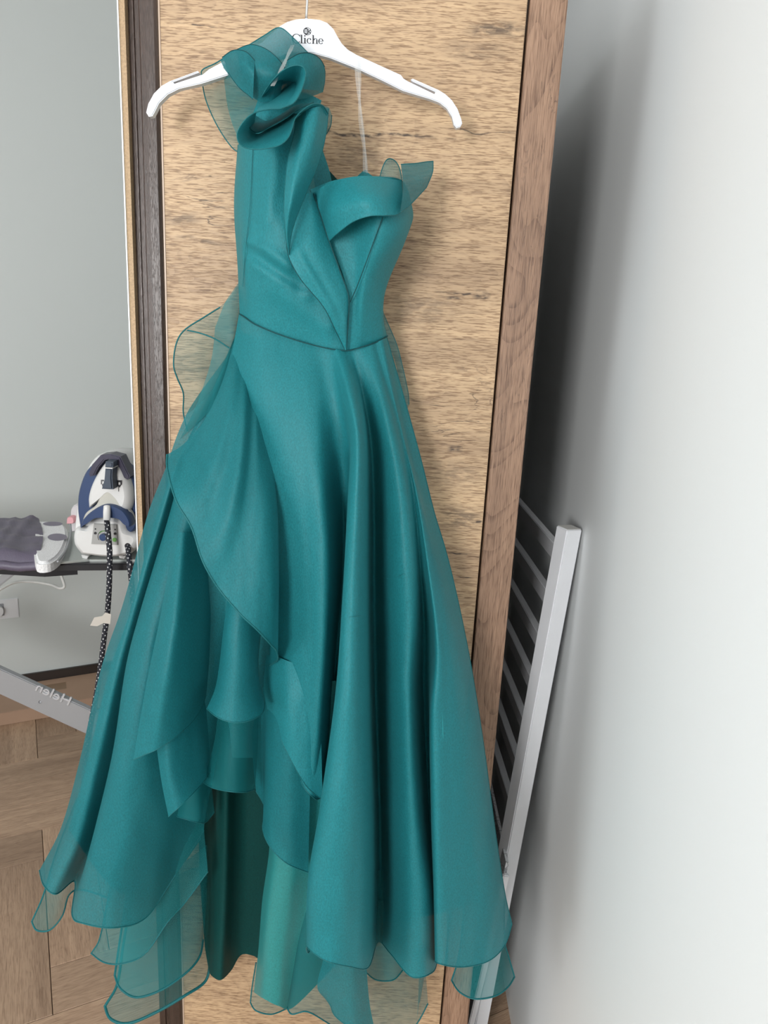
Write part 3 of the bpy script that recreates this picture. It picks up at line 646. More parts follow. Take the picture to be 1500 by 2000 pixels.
# main left pleats
S('skirt_left', [
 [(440,700,2.2),(372,795,2.6),(346,850,3.2),(326,908,4.4),(290,1000,5.4),(240,1180,7),(199,1300,8),(152,1500,10),(118,1620,11),(77,1700,12)],
 [(458,682,2.4),(407,781,3.1),(358,868,4.4),(342,893,6),(302,1004,7.8),(252,1180,10.4),(212,1310,12),(166,1500,14),(130,1630,15.2),(86,1730,16.6)],
 [(462,684,2.4),(414,787,3.2),(366,872,5),(350,898,6.8),(316,1010,9),(266,1182,11.4),(230,1320,13.2),(190,1500,15),(155,1640,16.2),(110,1746,17.4)],
 [(466,686,2.4),(421,793,3.3),(374,876,4.6),(358,902,5.8),(330,1016,6.8),(284,1186,8.6),(252,1320,9.6),(222,1480,10.2),(190,1620,11),(146,1722,12)],
 [(470,688,2.4),(428,799,3.4),(376,878,5),(360,906,7),(326,1022,9),(270,1206,12.4),(246,1300,14.2),(220,1470,16.4),(190,1600,18),(141,1788,19.6)],
 [(474,690,2.4),(435,805,3.5),(384,882,5.4),(368,910,8),(338,1026,10.6),(284,1208,14.4),(258,1310,16.4),(234,1480,18.8),(208,1620,20.2),(165,1804,21.6)],
 [(478,692,2.4),(442,811,3.6),(400,888,5.4),(386,920,8.4),(360,1034,11.4),(312,1210,15),(288,1316,17),(268,1480,19),(250,1620,20.2),(222,1812,21.4)],
 [(482,694,2.4),(449,817,3.7),(420,896,5),(405,930,7.6),(386,1044,10),(352,1220,12.8),(332,1326,14.4),(318,1480,16),(308,1610,16.8),(283,1794,17.6)],
 [(486,696,2.4),(456,823,3.8),(440,904,4.4),(425,940,6),(410,1056,7.8),(390,1236,9.6),(376,1340,10.4),(366,1480,11.2),(358,1590,11.6),(334,1722,12.2)],
 [(490,698,2.4),(463,829,3.9),(460,912,4),(445,950,5),(432,1070,5.8),(418,1250,6.6),(412,1350,6.8),(408,1450,6.8),(405,1540,7),(398,1622,7.2)]], M_org, nv=90, per=9, wr=.14, seed=31, hem=M_hem, edges='b', hr=.0011)
# cascade on the left
S('cascade_ruffle', [
 [(355,1530,11),(345,1565,12),(336,1592,12.4)],[(372,1520,12),(366,1565,13),(362,1600,13.4)],[(390,1510,11),(391,1560,12),(390,1607,12.4)],[(402,1500,8.4),(406,1550,8.8),(402,1606,9)],[(408,1495,7),(416,1560,7),(419,1586,7)]], M_org2, nv=14, wr=.05, hem=M_hem, edges='b', hr=.0007)
S('cascade_ruffle', [
 [(296,1360,17),(306,1460,19),(316,1530,20),(329,1595,20.6)],[(318,1360,18),(326,1450,20),(334,1520,20.6),(348,1578,21)],[(345,1350,16.6),(352,1440,18),(360,1500,18.4),(374,1553,18.8)],[(375,1340,13),(382,1420,14),(388,1475,14.4),(398,1526,14.6)],[(398,1330,9),(404,1400,9.4),(408,1450,9.6),(412,1506,9.8)]], M_org, nv=26, wr=.08, seed=33, hem=M_hem, edges='b', hr=.0007)
S('cascade_ruffle', [
 [(342,1040,13.4),(326,1130,16),(311,1213,18),(286,1335,20),(260,1484,21.4)],
 [(350,1040,14.4),(338,1130,17.4),(326,1213,19.6),(304,1335,21.6),(283,1474,22.4)],
 [(362,1040,14.4),(354,1130,17.6),(345,1213,20),(328,1330,22),(309,1462,22.4)],
 [(380,1046,12.4),(376,1136,15),(370,1213,17),(361,1320,18.6),(352,1432,19)],
 [(398,1060,9.4),(400,1140,11),(398,1215,12.4),(392,1305,13.4),(385,1398,13.8)],
 [(412,1080,7),(416,1150,8),(417,1216,8.6),(412,1290,9),(404,1355,9.2)]], M_org, nv=50, wr=.12, seed=34, hem=M_hem, edges='b', hr=.0007)
S('skirt_gore', [
 [(400,1060,8),(405,1180,8),(412,1300,7),(416,1400,5),(420,1480,3.4)],[(440,1120,9),(450,1200,9),(455,1300,7.6),(455,1400,5.4),(455,1480,3.6)],[(480,1120,8),(490,1200,7),(490,1300,6),(490,1400,4.4),(490,1480,3)],[(540,1120,7),(545,1200,6.6),(545,1300,6),(545,1400,5),(540,1480,4)],[(600,1120,7),(600,1200,6.6),(600,1300,6),(600,1400,5),(600,1480,4)]], M_teal, nv=24, wr=.1)
# sheer front tube
S('cascade_ruffle', [
 [(428,1360,10),(420,1440,11),(408,1490,11.6),(394,1526,12)],[(440,1360,12.4),(432,1450,13.4),(424,1500,14),(416,1539,14.4)],[(460,1360,13.4),(455,1460,14.4),(452,1510,15),(450,1546,15.4)],[(485,1360,12),(482,1460,13),(480,1510,13.4),(480,1547,13.8)],[(506,1360,9),(504,1450,9.4),(501,1500,9.6),(498,1541,9.8)]], M_org2, nv=26, wr=.08, hem=M_hem, edges='b', hr=.0009)
S('cascade_ruffle', [
 [(492,1430,7),(494,1490,7),(500,1545,7)],[(510,1350,8.6),(512,1480,9),(518,1580,9)],[(525,1340,11),(520,1480,11.6),(513,1618,11.6)],[(545,1340,13),(538,1490,13.8),(528,1655,14)],[(570,1340,14),(566,1500,15),(560,1686,15.2)],[(605,1340,13.4),(606,1500,14),(602,1704,14)]], M_org, nv=36, wr=.15, seed=36, hem=M_hem, edges='b', hr=.0008)
S('cascade_ruffle', [
 [(520,1280,10),(515,1340,11),(522,1385,11)],[(535,1280,12),(532,1350,13),(540,1425,13)],[(560,1290,14),(562,1380,15.4),(566,1480,15.6)],[(590,1300,14.8),(596,1400,15.8),(598,1535,16)],[(622,1310,14),(626,1400,14.8),(630,1562,15)]], M_teal, nv=30, wr=.15, seed=37, hem=M_hem, edges='b', hr=.0006)
# bottom sheer layers, centre and right
S('skirt_scallop', [
 [(500,1880,8),(492,1930,8.4),(489,1958,8.6)],[(515,1880,9),(508,1940,9.6),(500,1974,10)],[(540,1880,9),(535,1945,9.6),(530,1981,10)],[(575,1880,8),(565,1945,8.4),(560,1970,8.6)]], M_org3, nv=12, wr=.03, hem=M_hem, edges='bl', hr=.0012)
S('skirt_scallop', [
 [(590,1680,8),(580,1790,9),(568,1880,9.8),(556,1950,10.4)],[(600,1680,10),(590,1800,11),(578,1900,12),(568,1980,12.6)],[(625,1680,10.6),(615,1810,11.6),(605,1910,12.4),(600,1976,12.8)],[(655,1690,10),(650,1820,11),(645,1920,11.6),(640,1998,12)],[(690,1700,9.4),(690,1840,10),(692,1940,10.4),(690,2030,10.8)],[(735,1700,8),(740,1850,8.4),(745,1950,8.6),(748,2035,8.8)],[(780,1700,6),(790,1850,6.4),(798,1940,6.4),(805,2010,6.4)],[(815,1700,4),(825,1850,4.4),(832,1910,4.4),(836,1960,4.4)]], cloth('teal_organza_hem', (.016, .20, .215), .5, .5, .03, .3, 0, var=.02), nv=26, wr=.06, hem=M_hem, edges='b', hr=.0012)
S('skirt_scallop', [
 [(640,1780,14),(632,1870,15),(620,1930,15.6),(645,1960,16)],[(655,1780,16),(650,1880,17),(648,1940,17.6),(655,1985,18)],[(685,1780,17),(685,1890,18),(688,1960,18.6),(692,2010,19)],[(712,1780,15),(716,1890,16),(722,1960,16.4),(732,2012,16.8)]], M_org, nv=22, wr=.06, hem=M_hem, edges='b', hr=.0008)
S('skirt_scallop', [
 [(716,1760,7),(714,1850,7),(714,1898,7)],[(735,1760,8),(735,1860,8.6),(735,1914,9)],[(765,1760,8),(768,1860,8.6),(768,1914,9)],[(795,1760,7),(795,1850,7),(788,1893,7)]], M_org2, nv=16, wr=.04, hem=M_hem, edges='b', hr=.0012)
S('skirt_scallop', [
 [(812,1850,6),(818,1900,6),(815,1990,6)],[(822,1850,9),(824,1890,9),(818,1960,8)],[(832,1850,7),(831,1890,7),(820,1960,7)]], M_org2, nv=16, wr=.0)
S('skirt_scallop', [
 [(908,1740,7),(900,1840,8),(893,1880,8.4),(882,1915,8.8)],[(918,1740,8.6),(912,1850,9.8),(906,1900,10.4),(898,1938,11)],[(936,1740,9.4),(934,1860,10.8),(932,1910,11.4),(928,1951,12)],[(958,1740,9),(962,1860,10.2),(965,1905,10.8),(968,1945,11.4)],[(975,1750,7.6),(980,1850,8.4),(985,1890,9),(992,1928,9.4)],[(985,1760,6),(986,1840,6.4),(994,1870,6.8),(1005,1908,7.4)]], M_org2, nv=26, wr=.05, hem=M_hem, edges='blr', hr=.0014)
# main front skirt
FR = [
 [(467,612,4.4),(450,720,6),(450,850,7),(470,1000,8),(500,1150,8),(525,1270,8),(535,1330,8)],
 [(484,624,7),(478,750,9.6),(490,880,11),(505,1030,11.4),(525,1180,11),(538,1300,11),(540,1380,10.6)],
 [(510,638,8.6),(515,770,12),(540,900,14),(555,1050,14.4),(565,1200,14.2),(570,1330,14),(565,1450,13.4)],
 [(550,655,9.2),(565,780,13),(590,950,15.8),(602,1100,16.4),(605,1250,16.4),(600,1400,15.6),(590,1530,14.6)],
 [(590,667,9.6),(612,780,13),(632,950,16),(642,1100,16.8),(638,1250,16.8),(628,1400,15.8),(615,1560,14.8)],
 [(622,675,9.6),(645,790,12),(662,910,11),(669,1010,8.6),(667,1150,7.6),(654,1300,7.6),(640,1580,9)],
 [(638,678,9.8),(662,780,12.4),(680,870,12.4),(681,1000,10.6),(673,1180,11),(659,1350,12),(630,1580,16),(612,1720,17),(608,1840,17.4)],
 [(648,680,10),(670,770,14),(684,850,17),(679,980,19.2),(668,1180,21.6),(656,1350,23.4),(625,1580,25.2),(602,1720,26),(600,1850,26.4)],
 [(658,682,10.4),(680,765,15.6),(695,850,19.6),(693,980,22),(684,1180,24),(677,1350,26),(658,1580,27.6),(640,1720,28.4),(636,1876,28.8)],
 [(668,683,10.2),(692,762,14.8),(706,850,18.8),(707,980,20.8),(703,1180,22.6),(701,1350,24.6),(695,1580,26.2),(688,1720,27),(682,1888,27.4)],
 [(677,684,9.8),(701,760,12.6),(714,850,15.6),(716,980,16.8),(716,1180,18),(718,1350,19.6),(723,1580,21),(723,1720,21.8),(719,1890,22.2)],
 [(688,682,9.4),(708,770,10.2),(723,860,9.6),(729,980,8),(730,1180,6.6),(733,1350,6),(740,1580,6),(741,1720,6),(738,1840,6.4)],
 [(704,678,9.2),(732,790,11.6),(750,900,13.2),(755,1050,14),(758,1200,14.2),(758,1350,14.2),(762,1600,14.6),(768,1750,15),(762,1862,15)],
 [(716,674,8.8),(750,800,12.6),(774,930,15.4),(784,1070,17),(790,1200,17.8),(788,1350,18.6),(798,1600,19.8),(806,1750,20.4),(804,1908,20.8)],
 [(725,671,8.4),(764,812,12),(792,950,15),(806,1090,16.6),(812,1200,16.8),(808,1350,17),(824,1600,17.6),(842,1750,18),(846,1898,18.2)],
 [(732,669,7.8),(774,824,10.6),(803,960,12.6),(820,1105,12.6),(826,1215,9),(826,1350,6.6),(838,1600,5.6),(848,1750,5.6),(854,1868,6)],
 [(738,667,7.6),(781,836,10.2),(810,968,12.4),(832,1120,14.2),(842,1240,12),(838,1370,10.6),(842,1600,10.4),(850,1750,10.4),(854,1870,10.6)],
 [(743,665,7.4),(786,846,10.2),(816,975,13),(840,1135,16),(852,1270,18),(843,1400,19.6),(846,1600,20.8),(850,1750,21.2),(852,1880,21.4)],
 [(747,663,7),(790,852,9.4),(822,980,12),(852,1140,15),(872,1280,17),(878,1400,18.4),(886,1600,19.6),(893,1750,20),(898,1889,20.2)],
 [(750,661,6.2),(792,852,8),(826,985,10),(862,1130,12.6),(893,1280,14.4),(912,1400,15.4),(930,1600,16.4),(945,1750,16.8),(952,1878,17)],
 [(753,660,5.4),(793,840,6.6),(830,975,8),(868,1110,9.4),(908,1280,11),(932,1410,12),(955,1600,12.8),(972,1740,13.2),(985,1848,13.4)],
 [(755,658,4.4),(780,745,4.8),(798,808,5.2),(824,904,5.8),(848,1000,6.2),(872,1080,6.6),(896,1180,7),(920,1300,7.6),(944,1450,8.2),(969,1635,9),(987,1749,9.4),(1000,1805,9.6)]]
S('skirt_front', FR, cloth('teal_organza_front', TEAL, .94, .54, .05, .15, .4), nv=110, per=9, wr=.14, seed=41, hem=M_hem, edges='br', hr=.0009)
pline('seam', [(666,1204,21.9),(684,1205,24.4),(703,1203,23.0),(716,1203,18.6)], .0004, M_soft, gown, 24)
pline('seam', [(756,1129,14.5),(770,1128,16),(786,1122,17.6),(806,1112,17.0)], .0004, M_soft, gown, 24)  # dark line stands in for the shadow edge at the lining's end
pline('seam', [(862,1320,18.6),(866,1480,20),(868,1600,20.7),(873,1750,21),(874,1880,21.2)], .0007, cloth('teal_light_stitch', (.02, .29, .31), 1, .5, 0, 0, .05), gown, 30)
# front wrap cascade
S('wrap_ruffle', [
 [(463,640,2.5),(436,740,7.6),(398,822,10),(358,868,12),(326,888,13)],
 [(466,644,2.5),(444,756,10),(410,850,13.4),(368,908,15.2),(327,918,15.6)],
 [(470,648,2.5),(452,776,12),(424,884,16.4),(390,950,18.2),(344,978,18.8)],
 [(476,650,2.5),(464,796,13),(440,916,17.4),(408,1004,19.6),(374,1030,20)],
 [(482,652,2.5),(478,816,14),(462,946,19.2),(432,1044,21.2),(396,1096,21.6)],
 [(488,655,2.5),(490,836,13.4),(480,974,18.4),(456,1084,21),(426,1148,21.6)],
 [(494,658,2.5),(502,846,13.4),(500,996,18.8),(484,1116,21.4),(468,1198,22)],
 [(500,660,2.5),(512,856,12.8),(518,1000,18.4),(510,1126,21),(502,1230,21.6)],
 [(506,662,2.5),(522,862,12),(532,1000,17.2),(533,1130,19.6),(528,1258,20)],
 [(512,664,2.5),(530,866,11.4),(541,1000,15.4),(543,1130,17),(539,1270,17.6)],
 [(514,664,2.5),(530,870,10.6),(542,1004,13),(544,1134,14),(542,1288,14.8)],
 [(510,664,2.5),(522,872,9.6),(534,1010,10.4),(534,1140,11),(526,1300,12)]], M_org, nv=60, per=9, wr=.13, seed=44, hem=M_hem, edges='b', hr=.0012)
S('wrap_ruffle', [
 [(448,1140,15),(436,1230,16.4),(428,1300,17),(420,1345,17.4),(404,1384,17.8)],
 [(458,1140,16.4),(446,1240,18),(440,1310,18.8),(434,1360,19.4),(425,1401,20)],
 [(474,1150,17),(465,1250,18.6),(462,1320,19.6),(459,1370,20.2),(456,1411,20.8)],
 [(490,1180,16.4),(486,1270,17.6),(484,1330,18.4),(484,1370,19),(488,1407,19.4)],
 [(504,1200,14.6),(498,1280,15.4),(500,1330,16),(506,1365,16.4),(512,1393,16.8)],
 [(512,1210,12.4),(504,1290,12.6),(507,1330,13),(513,1355,13.2),(517,1374,13.4)]], M_org, nv=36, per=8, wr=.1, seed=45, hem=M_hem, edges='br', hr=.0009)
# clear hanging loops (parts of the gown)
def tape(pts, w):
    c = cat_rom(pts, 24); V, Fc = [], []
    for i, p in enumerate(c):
        ww = w * (0.6 + .4 * abs(math.sin(i * .35)))
        V += [W3((p[0]-ww/2, p[1], p[2])), W3((p[0]+ww/2, p[1], p[2]))]
    Fc = [(2*i, 2*i+1, 2*i+3, 2*i+2) for i in range(len(c)-1)]
    return mesh_obj('hanging_loop', V, Fc, M_clear, gown, True)
tape([(695,108,5.6),(697,140,6),(702,200,5),(705,245,4),(711,290,3),(713,336,2)], 8)['label'] = 'clear plastic hanging loop'
tape([(701,112,5.6),(703,150,5.6),(703,200,4.6),(709,250,3.6),(714,300,2.6),(717,338,1.8)], 5)
tape([(577,78,6),(568,96,13),(556,122,15.4),(542,150,16.6),(532,168,17)], 8)

# ------------------------------------------------------------------ white slatted rack by the right wall
RT = PY(1112, 1030, 1.28); RB = PY(938, 1966, 1.28)
RT = Vector(RT); RB = Vector(RB); tdir = (RB - RT).normalized(); RB = RT + tdir * ((RT.z - .002) / -tdir.z)
rack = empty('bed_slat_frame', (RB.x, 1.5, 0)); tag(rack, 'white painted slatted wooden frame leaning between wardrobe and right wall', 'slatted frame')
rl = beam('rail', RT, RB, .036, .030, (.88, .47, 0), M_wpaint, rack, .002)
capc = RT - tdir * .0006
beam('end_cap', capc, RT + tdir * .001, .032, .026, (.88, .47, 0), M_cap, rl)
FAR = Vector((-.02, .56, 0))
beam('rail', RT + FAR, RB + FAR, .030, .036, (1, 0, 0), M_wpaint, rack, .002)
proto = None
for k in range(7):
    s = .062 + .0925 * k
    c = RT + tdir * s
    if c.z < .05: break
    if proto is None:
        proto = beam('slat', c + FAR * .03, c + FAR * .97, .014, .034, (1, 0, .07), M_wpaint, rack, .0015); c0 = c.copy()
    else:
        o = proto.copy(); COL.objects.link(o); o.parent = rack; o.matrix_parent_inverse = proto.matrix_parent_inverse.copy(); o.location = c - c0
# scroll patterned board behind
def scroll_mat():
    m, nt, ns, ln, b = newmat('silver_scroll_print')
    tc = N(ns, 'ShaderNodeTexCoord'); mp = N(ns, 'ShaderNodeMapping'); mp.inputs['Scale'].default_value = (34, 34, 34); ln.new(tc.outputs['Object'], mp.inputs[0])
    nz = N(ns, 'ShaderNodeTexNoise'); nz.inputs['Scale'].default_value = .8; ln.new(mp.outputs[0], nz.inputs['Vector'])
    va = N(ns, 'ShaderNodeVectorMath', operation='ADD'); ln.new(mp.outputs[0], va.inputs[0]); ln.new(nz.outputs['Color'], va.inputs[1])
    w = N(ns, 'ShaderNodeTexVoronoi'); w.inputs['Scale'].default_value = 1.0; ln.new(va.outputs[0], w.inputs['Vector'])
    fr = N(ns, 'ShaderNodeMath', operation='MULTIPLY'); fr.inputs[1].default_value = 3.0; ln.new(w.outputs['Distance'], fr.inputs[0])
    fc = N(ns, 'ShaderNodeMath', operation='FRACT'); ln.new(fr.outputs[0], fc.inputs[0])
    cr = N(ns, 'ShaderNodeValToRGB'); cr.color_ramp.elements[0].position = .80; cr.color_ramp.elements[1].position = .88
    cr.color_ramp.elements[0].color = (.72, .74, .76, 1); cr.color_ramp.elements[1].color = (.30, .31, .33, 1)
    ln.new(fc.outputs[0], cr.inputs[0]); ln.new(cr.outputs[0], b.inputs['Base Color']); b.inputs['Roughness'].default_value = .35; 
    return m
ST = Vector(PY(998, 1688, 1.25)); SB = Vector(PY(925, 1996, 1.25)); sd = (SB - ST).normalized(); SB = ST + sd * ((ST.z - .002) / -sd.z)
board2 = empty('patterned_panel', (SB.x, 1.5, 0)); tag(board2, 'silver white scroll patterned panel beside the slatted frame', 'panel')
beam('sheet', ST + Vector((-.012, .16, .02)), SB + Vector((-.012, .16, 0)), .006, .36, (1, 0, 0), scroll_mat(), board2)
beam('edge_trim', ST + Vector((-.014, -.028, .0)), SB + Vector((-.014, -.028, 0)), .012, .010, (1, 0, 0), M_wpaint, board2, .002)

# ------------------------------------------------------------------ ironing corner: mirror reflection built as real space
ZB = .90
M_cover = cloth('mauve_grey_cover', (.125, .108, .155), 1, .42, 0, 0, .3, 300, .5, .1)
M_wcover = cloth('white_cotton_cover', (.92, .92, .93), 1, .7, 0, 0, .2, 300)
M_grey = plain('grey_print', (.27, .25, .31), .7)
M_tray = plain('brushed_tray', (.55, .58, .56), .28, .55)
M_rim = plain('black_rim', (.012, .012, .016), .4)
M_leg = plain('silver_grey_leg', (.40, .41, .43), .38, .25)
ib = empty('ironing_board', tuple(PZ(60, 1090, 0.0) * 0 + np.array([-1.2, 2.05, 0])))
tag(ib, 'ironing board with wrinkled grey mauve cover and silver legs by left wall', 'ironing board')
def slab(name, px, z0, z1, mat, parent, bev=.0, zref=None, smooth=False):
    A = [PZ(x, y, zref if zref is not None else z1) for x, y in px]
    bm = bmesh.new(); t = [bm.verts.new((p[0], p[1], z1)) for p in A]; b = [bm.verts.new((p[0], p[1], z0)) for p in A]
    bm.faces.new(t); bm.faces.new(list(reversed(b))); n = len(A)
    for i in range(n): bm.faces.new((t[i], b[i], b[(i+1) % n], t[(i+1) % n]))
    bmesh.ops.recalc_face_normals(bm, faces=bm.faces[:])
    if bev:
        bmesh.ops.bevel(bm, geom=[e for e in bm.edges if e.verts[0].co.z > z1 - 1e-5 and e.verts[1].co.z > z1 - 1e-5], offset=bev, segments=3, affect='EDGES')
    return bm_obj(name, bm, mat, parent, smooth)
def dens(px, n): return [tuple(p) for p in cat_rom(px, n)]
# wrinkled cover: grid patch
gx = 60; gy = 26; V = []; Fc = []
for i in range(gx):
    for j in range(gy):
        u = i / (gx - 1); v = j / (gy - 1)
        fx = -260 + u * (336 + 8*math.sin(v*3)); 
        fy_far = 1014 + (4 if fx > 40 else 0) * 0 - 2*math.sin(u*9); fy_near = 1076 + u * 4
        p = PZ(fx, fy_far + (fy_near - fy_far) * v, ZB + .012)
        edge = min(1, (1 - v) * 9) ; wv = noise.noise(Vector((p[0]*16 + p[1]*9, p[1]*26, 1))) * .006 + noise.noise(Vector((p[0]*40, p[1]*40, 3))) * .002
        ridge = .012 * math.exp(-((fx - 52 + (v*60-10))/10)**2) * (1 - v) + .006 * math.exp(-((fx - 30 + v*50)/7)**2)
        z = p[2] + wv * 1.4 + ridge - (1 - math.sqrt(max(0, 1 - (1-edge)**2))) * .028
        V.append((p[0], p[1], z))
Fc = [(i*gy+j, (i+1)*gy+j, (i+1)*gy+j+1, i*gy+j+1) for i in range(gx-1) for j in range(gy-1)]
cov = mesh_obj('cover', V, Fc, M_cover, ib, True); cov['label'] = 'crumpled grey mauve fabric cover'
nb = len(V)
front = [V[i*gy+gy-1] for i in range(gx)]
tube('cover_edge', [(p[0], p[1] - .002, p[2] - .012) for p in front], .014, M_cover, cov, 8)
wp = [(62,1018),(96,1018),(124,1022),(132,1036),(131,1052),(122,1075),(108,1090),(92,1097),(70,1094)]
wc = slab('cover_end', dens(wp + [wp[0]], 40)[:-1], ZB - .022, ZB + .010, M_wcover, ib, .008); wc['label'] = 'white fabric end with grey ovals'
for ex, ey, rx, ry in ((103, 1023, 19, 4.2), (112, 1049, 19, 7)):
    el = [PZ(ex + rx*math.cos(a), ey + ry*math.sin(a), ZB + .0106) for a in np.linspace(0, 2*math.pi, 28, endpoint=False)]
    mesh_obj('oval_print', [tuple(p) for p in el], [tuple(range(28))], M_grey, wc)
tr = slab('iron_rest', [(92,1100),(175,1093),(330,1093),(330,1050),(262,1040),(150,1036),(120,1040)], ZB - .022, ZB - .016, M_tray, ib, .002); tr['label'] = 'metal iron rest tray'
rim = slab('rim', [(-260,1082),(0,1090),(110,1097),(332,1096),(332,1082),(160,1082),(90,1080),(-260,1066)], ZB - .044, ZB - .0225, M_rim, ib, .004, ZB - .016); rim['label'] = 'black rim under the board'
slab('under_frame', [(-260,1082),(0,1089),(85,1094),(150,1090),(60,1070),(-260,1060)], ZB - .068, ZB - .045, M_rim, ib, .002, ZB - .016)
# trivet rail curving around the white end
pts = [PZ(x, y, ZB + .004) for x, y in cat_rom([(133,1012),(138,1030),(137,1048),(128,1075),(112,1096)], 24)]
tube('rest_rail', pts, .004, M_leg, ib, 8)
# legs
def bar_px(name, a0, a1, b0, b1, Y, th, mat, parent):
    return extr(name, [a0, b0, b1, a1], Y, Y + th, mat, parent, .003)
sl = (1383 - 1302) / 178.0
lgY = 2.10
xe = 560
def endx():
    for x in range(170, 900, 4):
        if PY(x, 1352 + .46*x, lgY)[2] < .004: return x
    return 600
xe = endx()
leg = bar_px('leg', (-160, 1302 - 160*sl), (-160, 1352 - 160*.46), (xe, 1302 + sl*xe), (xe, 1352 + .46*xe), lgY, .022, M_leg, ib); leg['label'] = 'silver grey flat leg with raised lettering'
leg2 = bar_px('leg', (24, 1108), (52, 1104), (-420, 1432), (-420, 1476), lgY + .06, .02, M_leg, ib)
ex2 = tube('bolt', [PY(78, 1371, lgY - .003), PY(78, 1371, lgY + .004)], .005, M_leg, leg, 10)
# raised mirrored lettering on the leg
tcu = bpy.data.curves.new('leg_text', 'FONT'); tcu.body = 'Helen'; tcu.size = .050; tcu.extrude = .0022; tcu.bevel_depth = .0006; tcu.align_x = 'CENTER'; tcu.align_y = 'CENTER'
tob = bpy.data.objects.new('leg_text', tcu); COL.objects.link(tob); bpy.context.view_layer.update()
tme = bpy.data.meshes.new_from_object(tob.evaluated_get(bpy.context.evaluated_depsgraph_get())); bpy.data.objects.remove(tob, do_unlink=True)
tc0 = Vector(PY(105, 1356, lgY - .0005)); ta = Vector(PY(65, 1338, lgY)); tb = Vector(PY(145, 1374.5, lgY)); tx = (tb - ta).normalized()
tz = Vector((0, -1, 0)); ty = tz.cross(tx)
for v in tme.vertices:
    c = v.co.copy(); v.co = tc0 + tx * (-c.x) + ty * (c.y * .9) + tz * c.z
tme.flip_normals(); tme.materials.clear(); tme.materials.append(plain('leg_lettering', (.62, .63, .66), .3, .3))
to = bpy.data.objects.new('lettering', tme); COL.objects.link(to); to.parent = leg; to.matrix_parent_inverse = leg.matrix_world.inverted(); to['label'] = 'raised mirror written lettering'
# white cable under the board (belongs to the board's socket)
tag(tube('white_cable', [PY(x, y, Y) for x, y, Y in cat_rom([(112,1096,2.2),(120,1125,2.2),(126,1146,2.2),(118,1149,2.2),(100,1142,2.25),(60,1136,2.3),(28,1138,2.35),(0,1152,2.45),(-60,1190,2.55)], 60)], .0045, plain('white_cable', (.72, .72, .70), .4), None, 8), 'thin white cable drooping below the ironing board', 'cable')

# wall socket
sc_ = Vector(WB) ; 
def on_wall(px, py, off=0.0):
    v = ray(px, py); t = ((WB - VX * off - CC) @ VX) / (v @ VX); return Vector(CC + v * t)
so = on_wall(2, 1190); sock = empty('wall_socket', tuple(so)); tag(sock, 'white wall socket plate with plug beneath the ironing board', 'socket')
ux, vx = Vector(UX), Vector(VX)
beam('plate', so + Vector((0, 0, -.042)), so + Vector((0, 0, .042)), .13, .010, ux, plain('socket_white', (.74, .75, .77), .35), sock, .002)
def disc(name, c, r, th, mat, parent, n=28):
    V, Fc = [], []
    for k, s in enumerate((0, th)):
        for i in range(n):
            a = 2*math.pi*i/n; V.append(c + ux*(r*math.cos(a)) + Vector((0, 0, r*math.sin(a))) - vx*s)
    for i in range(n): Fc.append((i, (i+1) % n, n+(i+1) % n, n+i))
    Fc.append(tuple(range(n))); Fc.append(tuple(range(2*n-1, n-1, -1)))
    return mesh_obj(name, V, Fc, mat, parent)
sq = so - vx * .0055 - ux * .014
beam('insert', sq + Vector((0, 0, -.026)), sq + Vector((0, 0, .026)), .05, .004, ux, plain('socket_dark', (.30, .30, .32), .5), sock, .001)
disc('plug', sq - vx * .002, .0235, .018, plain('plug_white', (.70, .70, .71), .4), sock)

# flat carton on the floor
M_card = plain('cardboard', (.42, .275, .19), .8, bump=.1, bscale=60, var=.08, vscale=8)
cF = PZ(0, 1418, 0); cB = WB - VX * .018
dep = abs((cF - cB) @ VX)
cmid = cB - VX * dep / 2
ct = empty('cardboard_box', (cmid[0], cmid[1], 0)); tag(ct, 'long flat cardboard box lying along the skirting board', 'box')
cmid[2] = 0.0
a = Vector(cmid + UX * -.95); b = Vector(cmid + UX * .7)
beam('carton', a + Vector((0, 0, .027)), b + Vector((0, 0, .027)), dep, .054, VX, M_card, ct, .002)
tp = PZ(104, 1342, .055)
tpv = [Vector(tp) + ux*i + vx*j for i, j in ((-.05, -.03), (.05, -.03), (.05, .03), (-.05, .03))]
mesh_obj('brown_tape', [(p.x, p.y, .0545) for p in tpv], [(0, 1, 2, 3)], plain('parcel_tape', (.27, .17, .10), .35), ct)

# ------------------------------------------------------------------ steam generator and iron
M_swhite = plain('gloss_white', (.80, .80, .79), .25, spec=.5)
M_blue = plain('navy_plastic', (.035, .065, .16), .3, spec=.5)
M_slate = plain('slate_grip', (.055, .075, .11), .5)
M_plum = plain('plum_plastic', (.055, .05, .085), .3)
M_panelg = plain('grey_panel', (.42, .42, .41), .4)
M_beige = plain('warm_white', (.60, .59, .53), .35)
sg = empty('steam_generator', tuple(PY(210, 1083, 2.12))); tag(sg, 'white and navy steam generator station standing on the iron rest', 'steam generator')
S0 = 2.04
bo = [(163,1081),(148,1062),(143,1040),(146,1005),(152,965),(164,925),(180,897),(200,886),(235,889),(254,906),(268,938),(276,975),(281,1012),(279,1048),(268,1070),(255,1082),(215,1086)]
puff('housing', bo, [(S0+.03, .93, 0, S0+.03), (S0+.035, .97, 0), (S0+.05, 1, 0), (S0+.13, 1, 0), (S0+.2, .95, -.004), (S0+.26, .82, -.018), (S0+.29, .6, -.03)], M_swhite, sg, 60)
lo_ = [(160,1080),(146,1058),(150,1030),(170,1030),(183,1012),(240,1010),(252,1035),(272,1042),(278,1052),(266,1071),(255,1081),(215,1086)]
puff('front_housing', lo_, [(S0-.012, .82, 0, S0+.01), (S0-.006, .93, 0), (S0+.008, 1, 0), (S0+.06, 1, 0)], M_swhite, sg, 60)
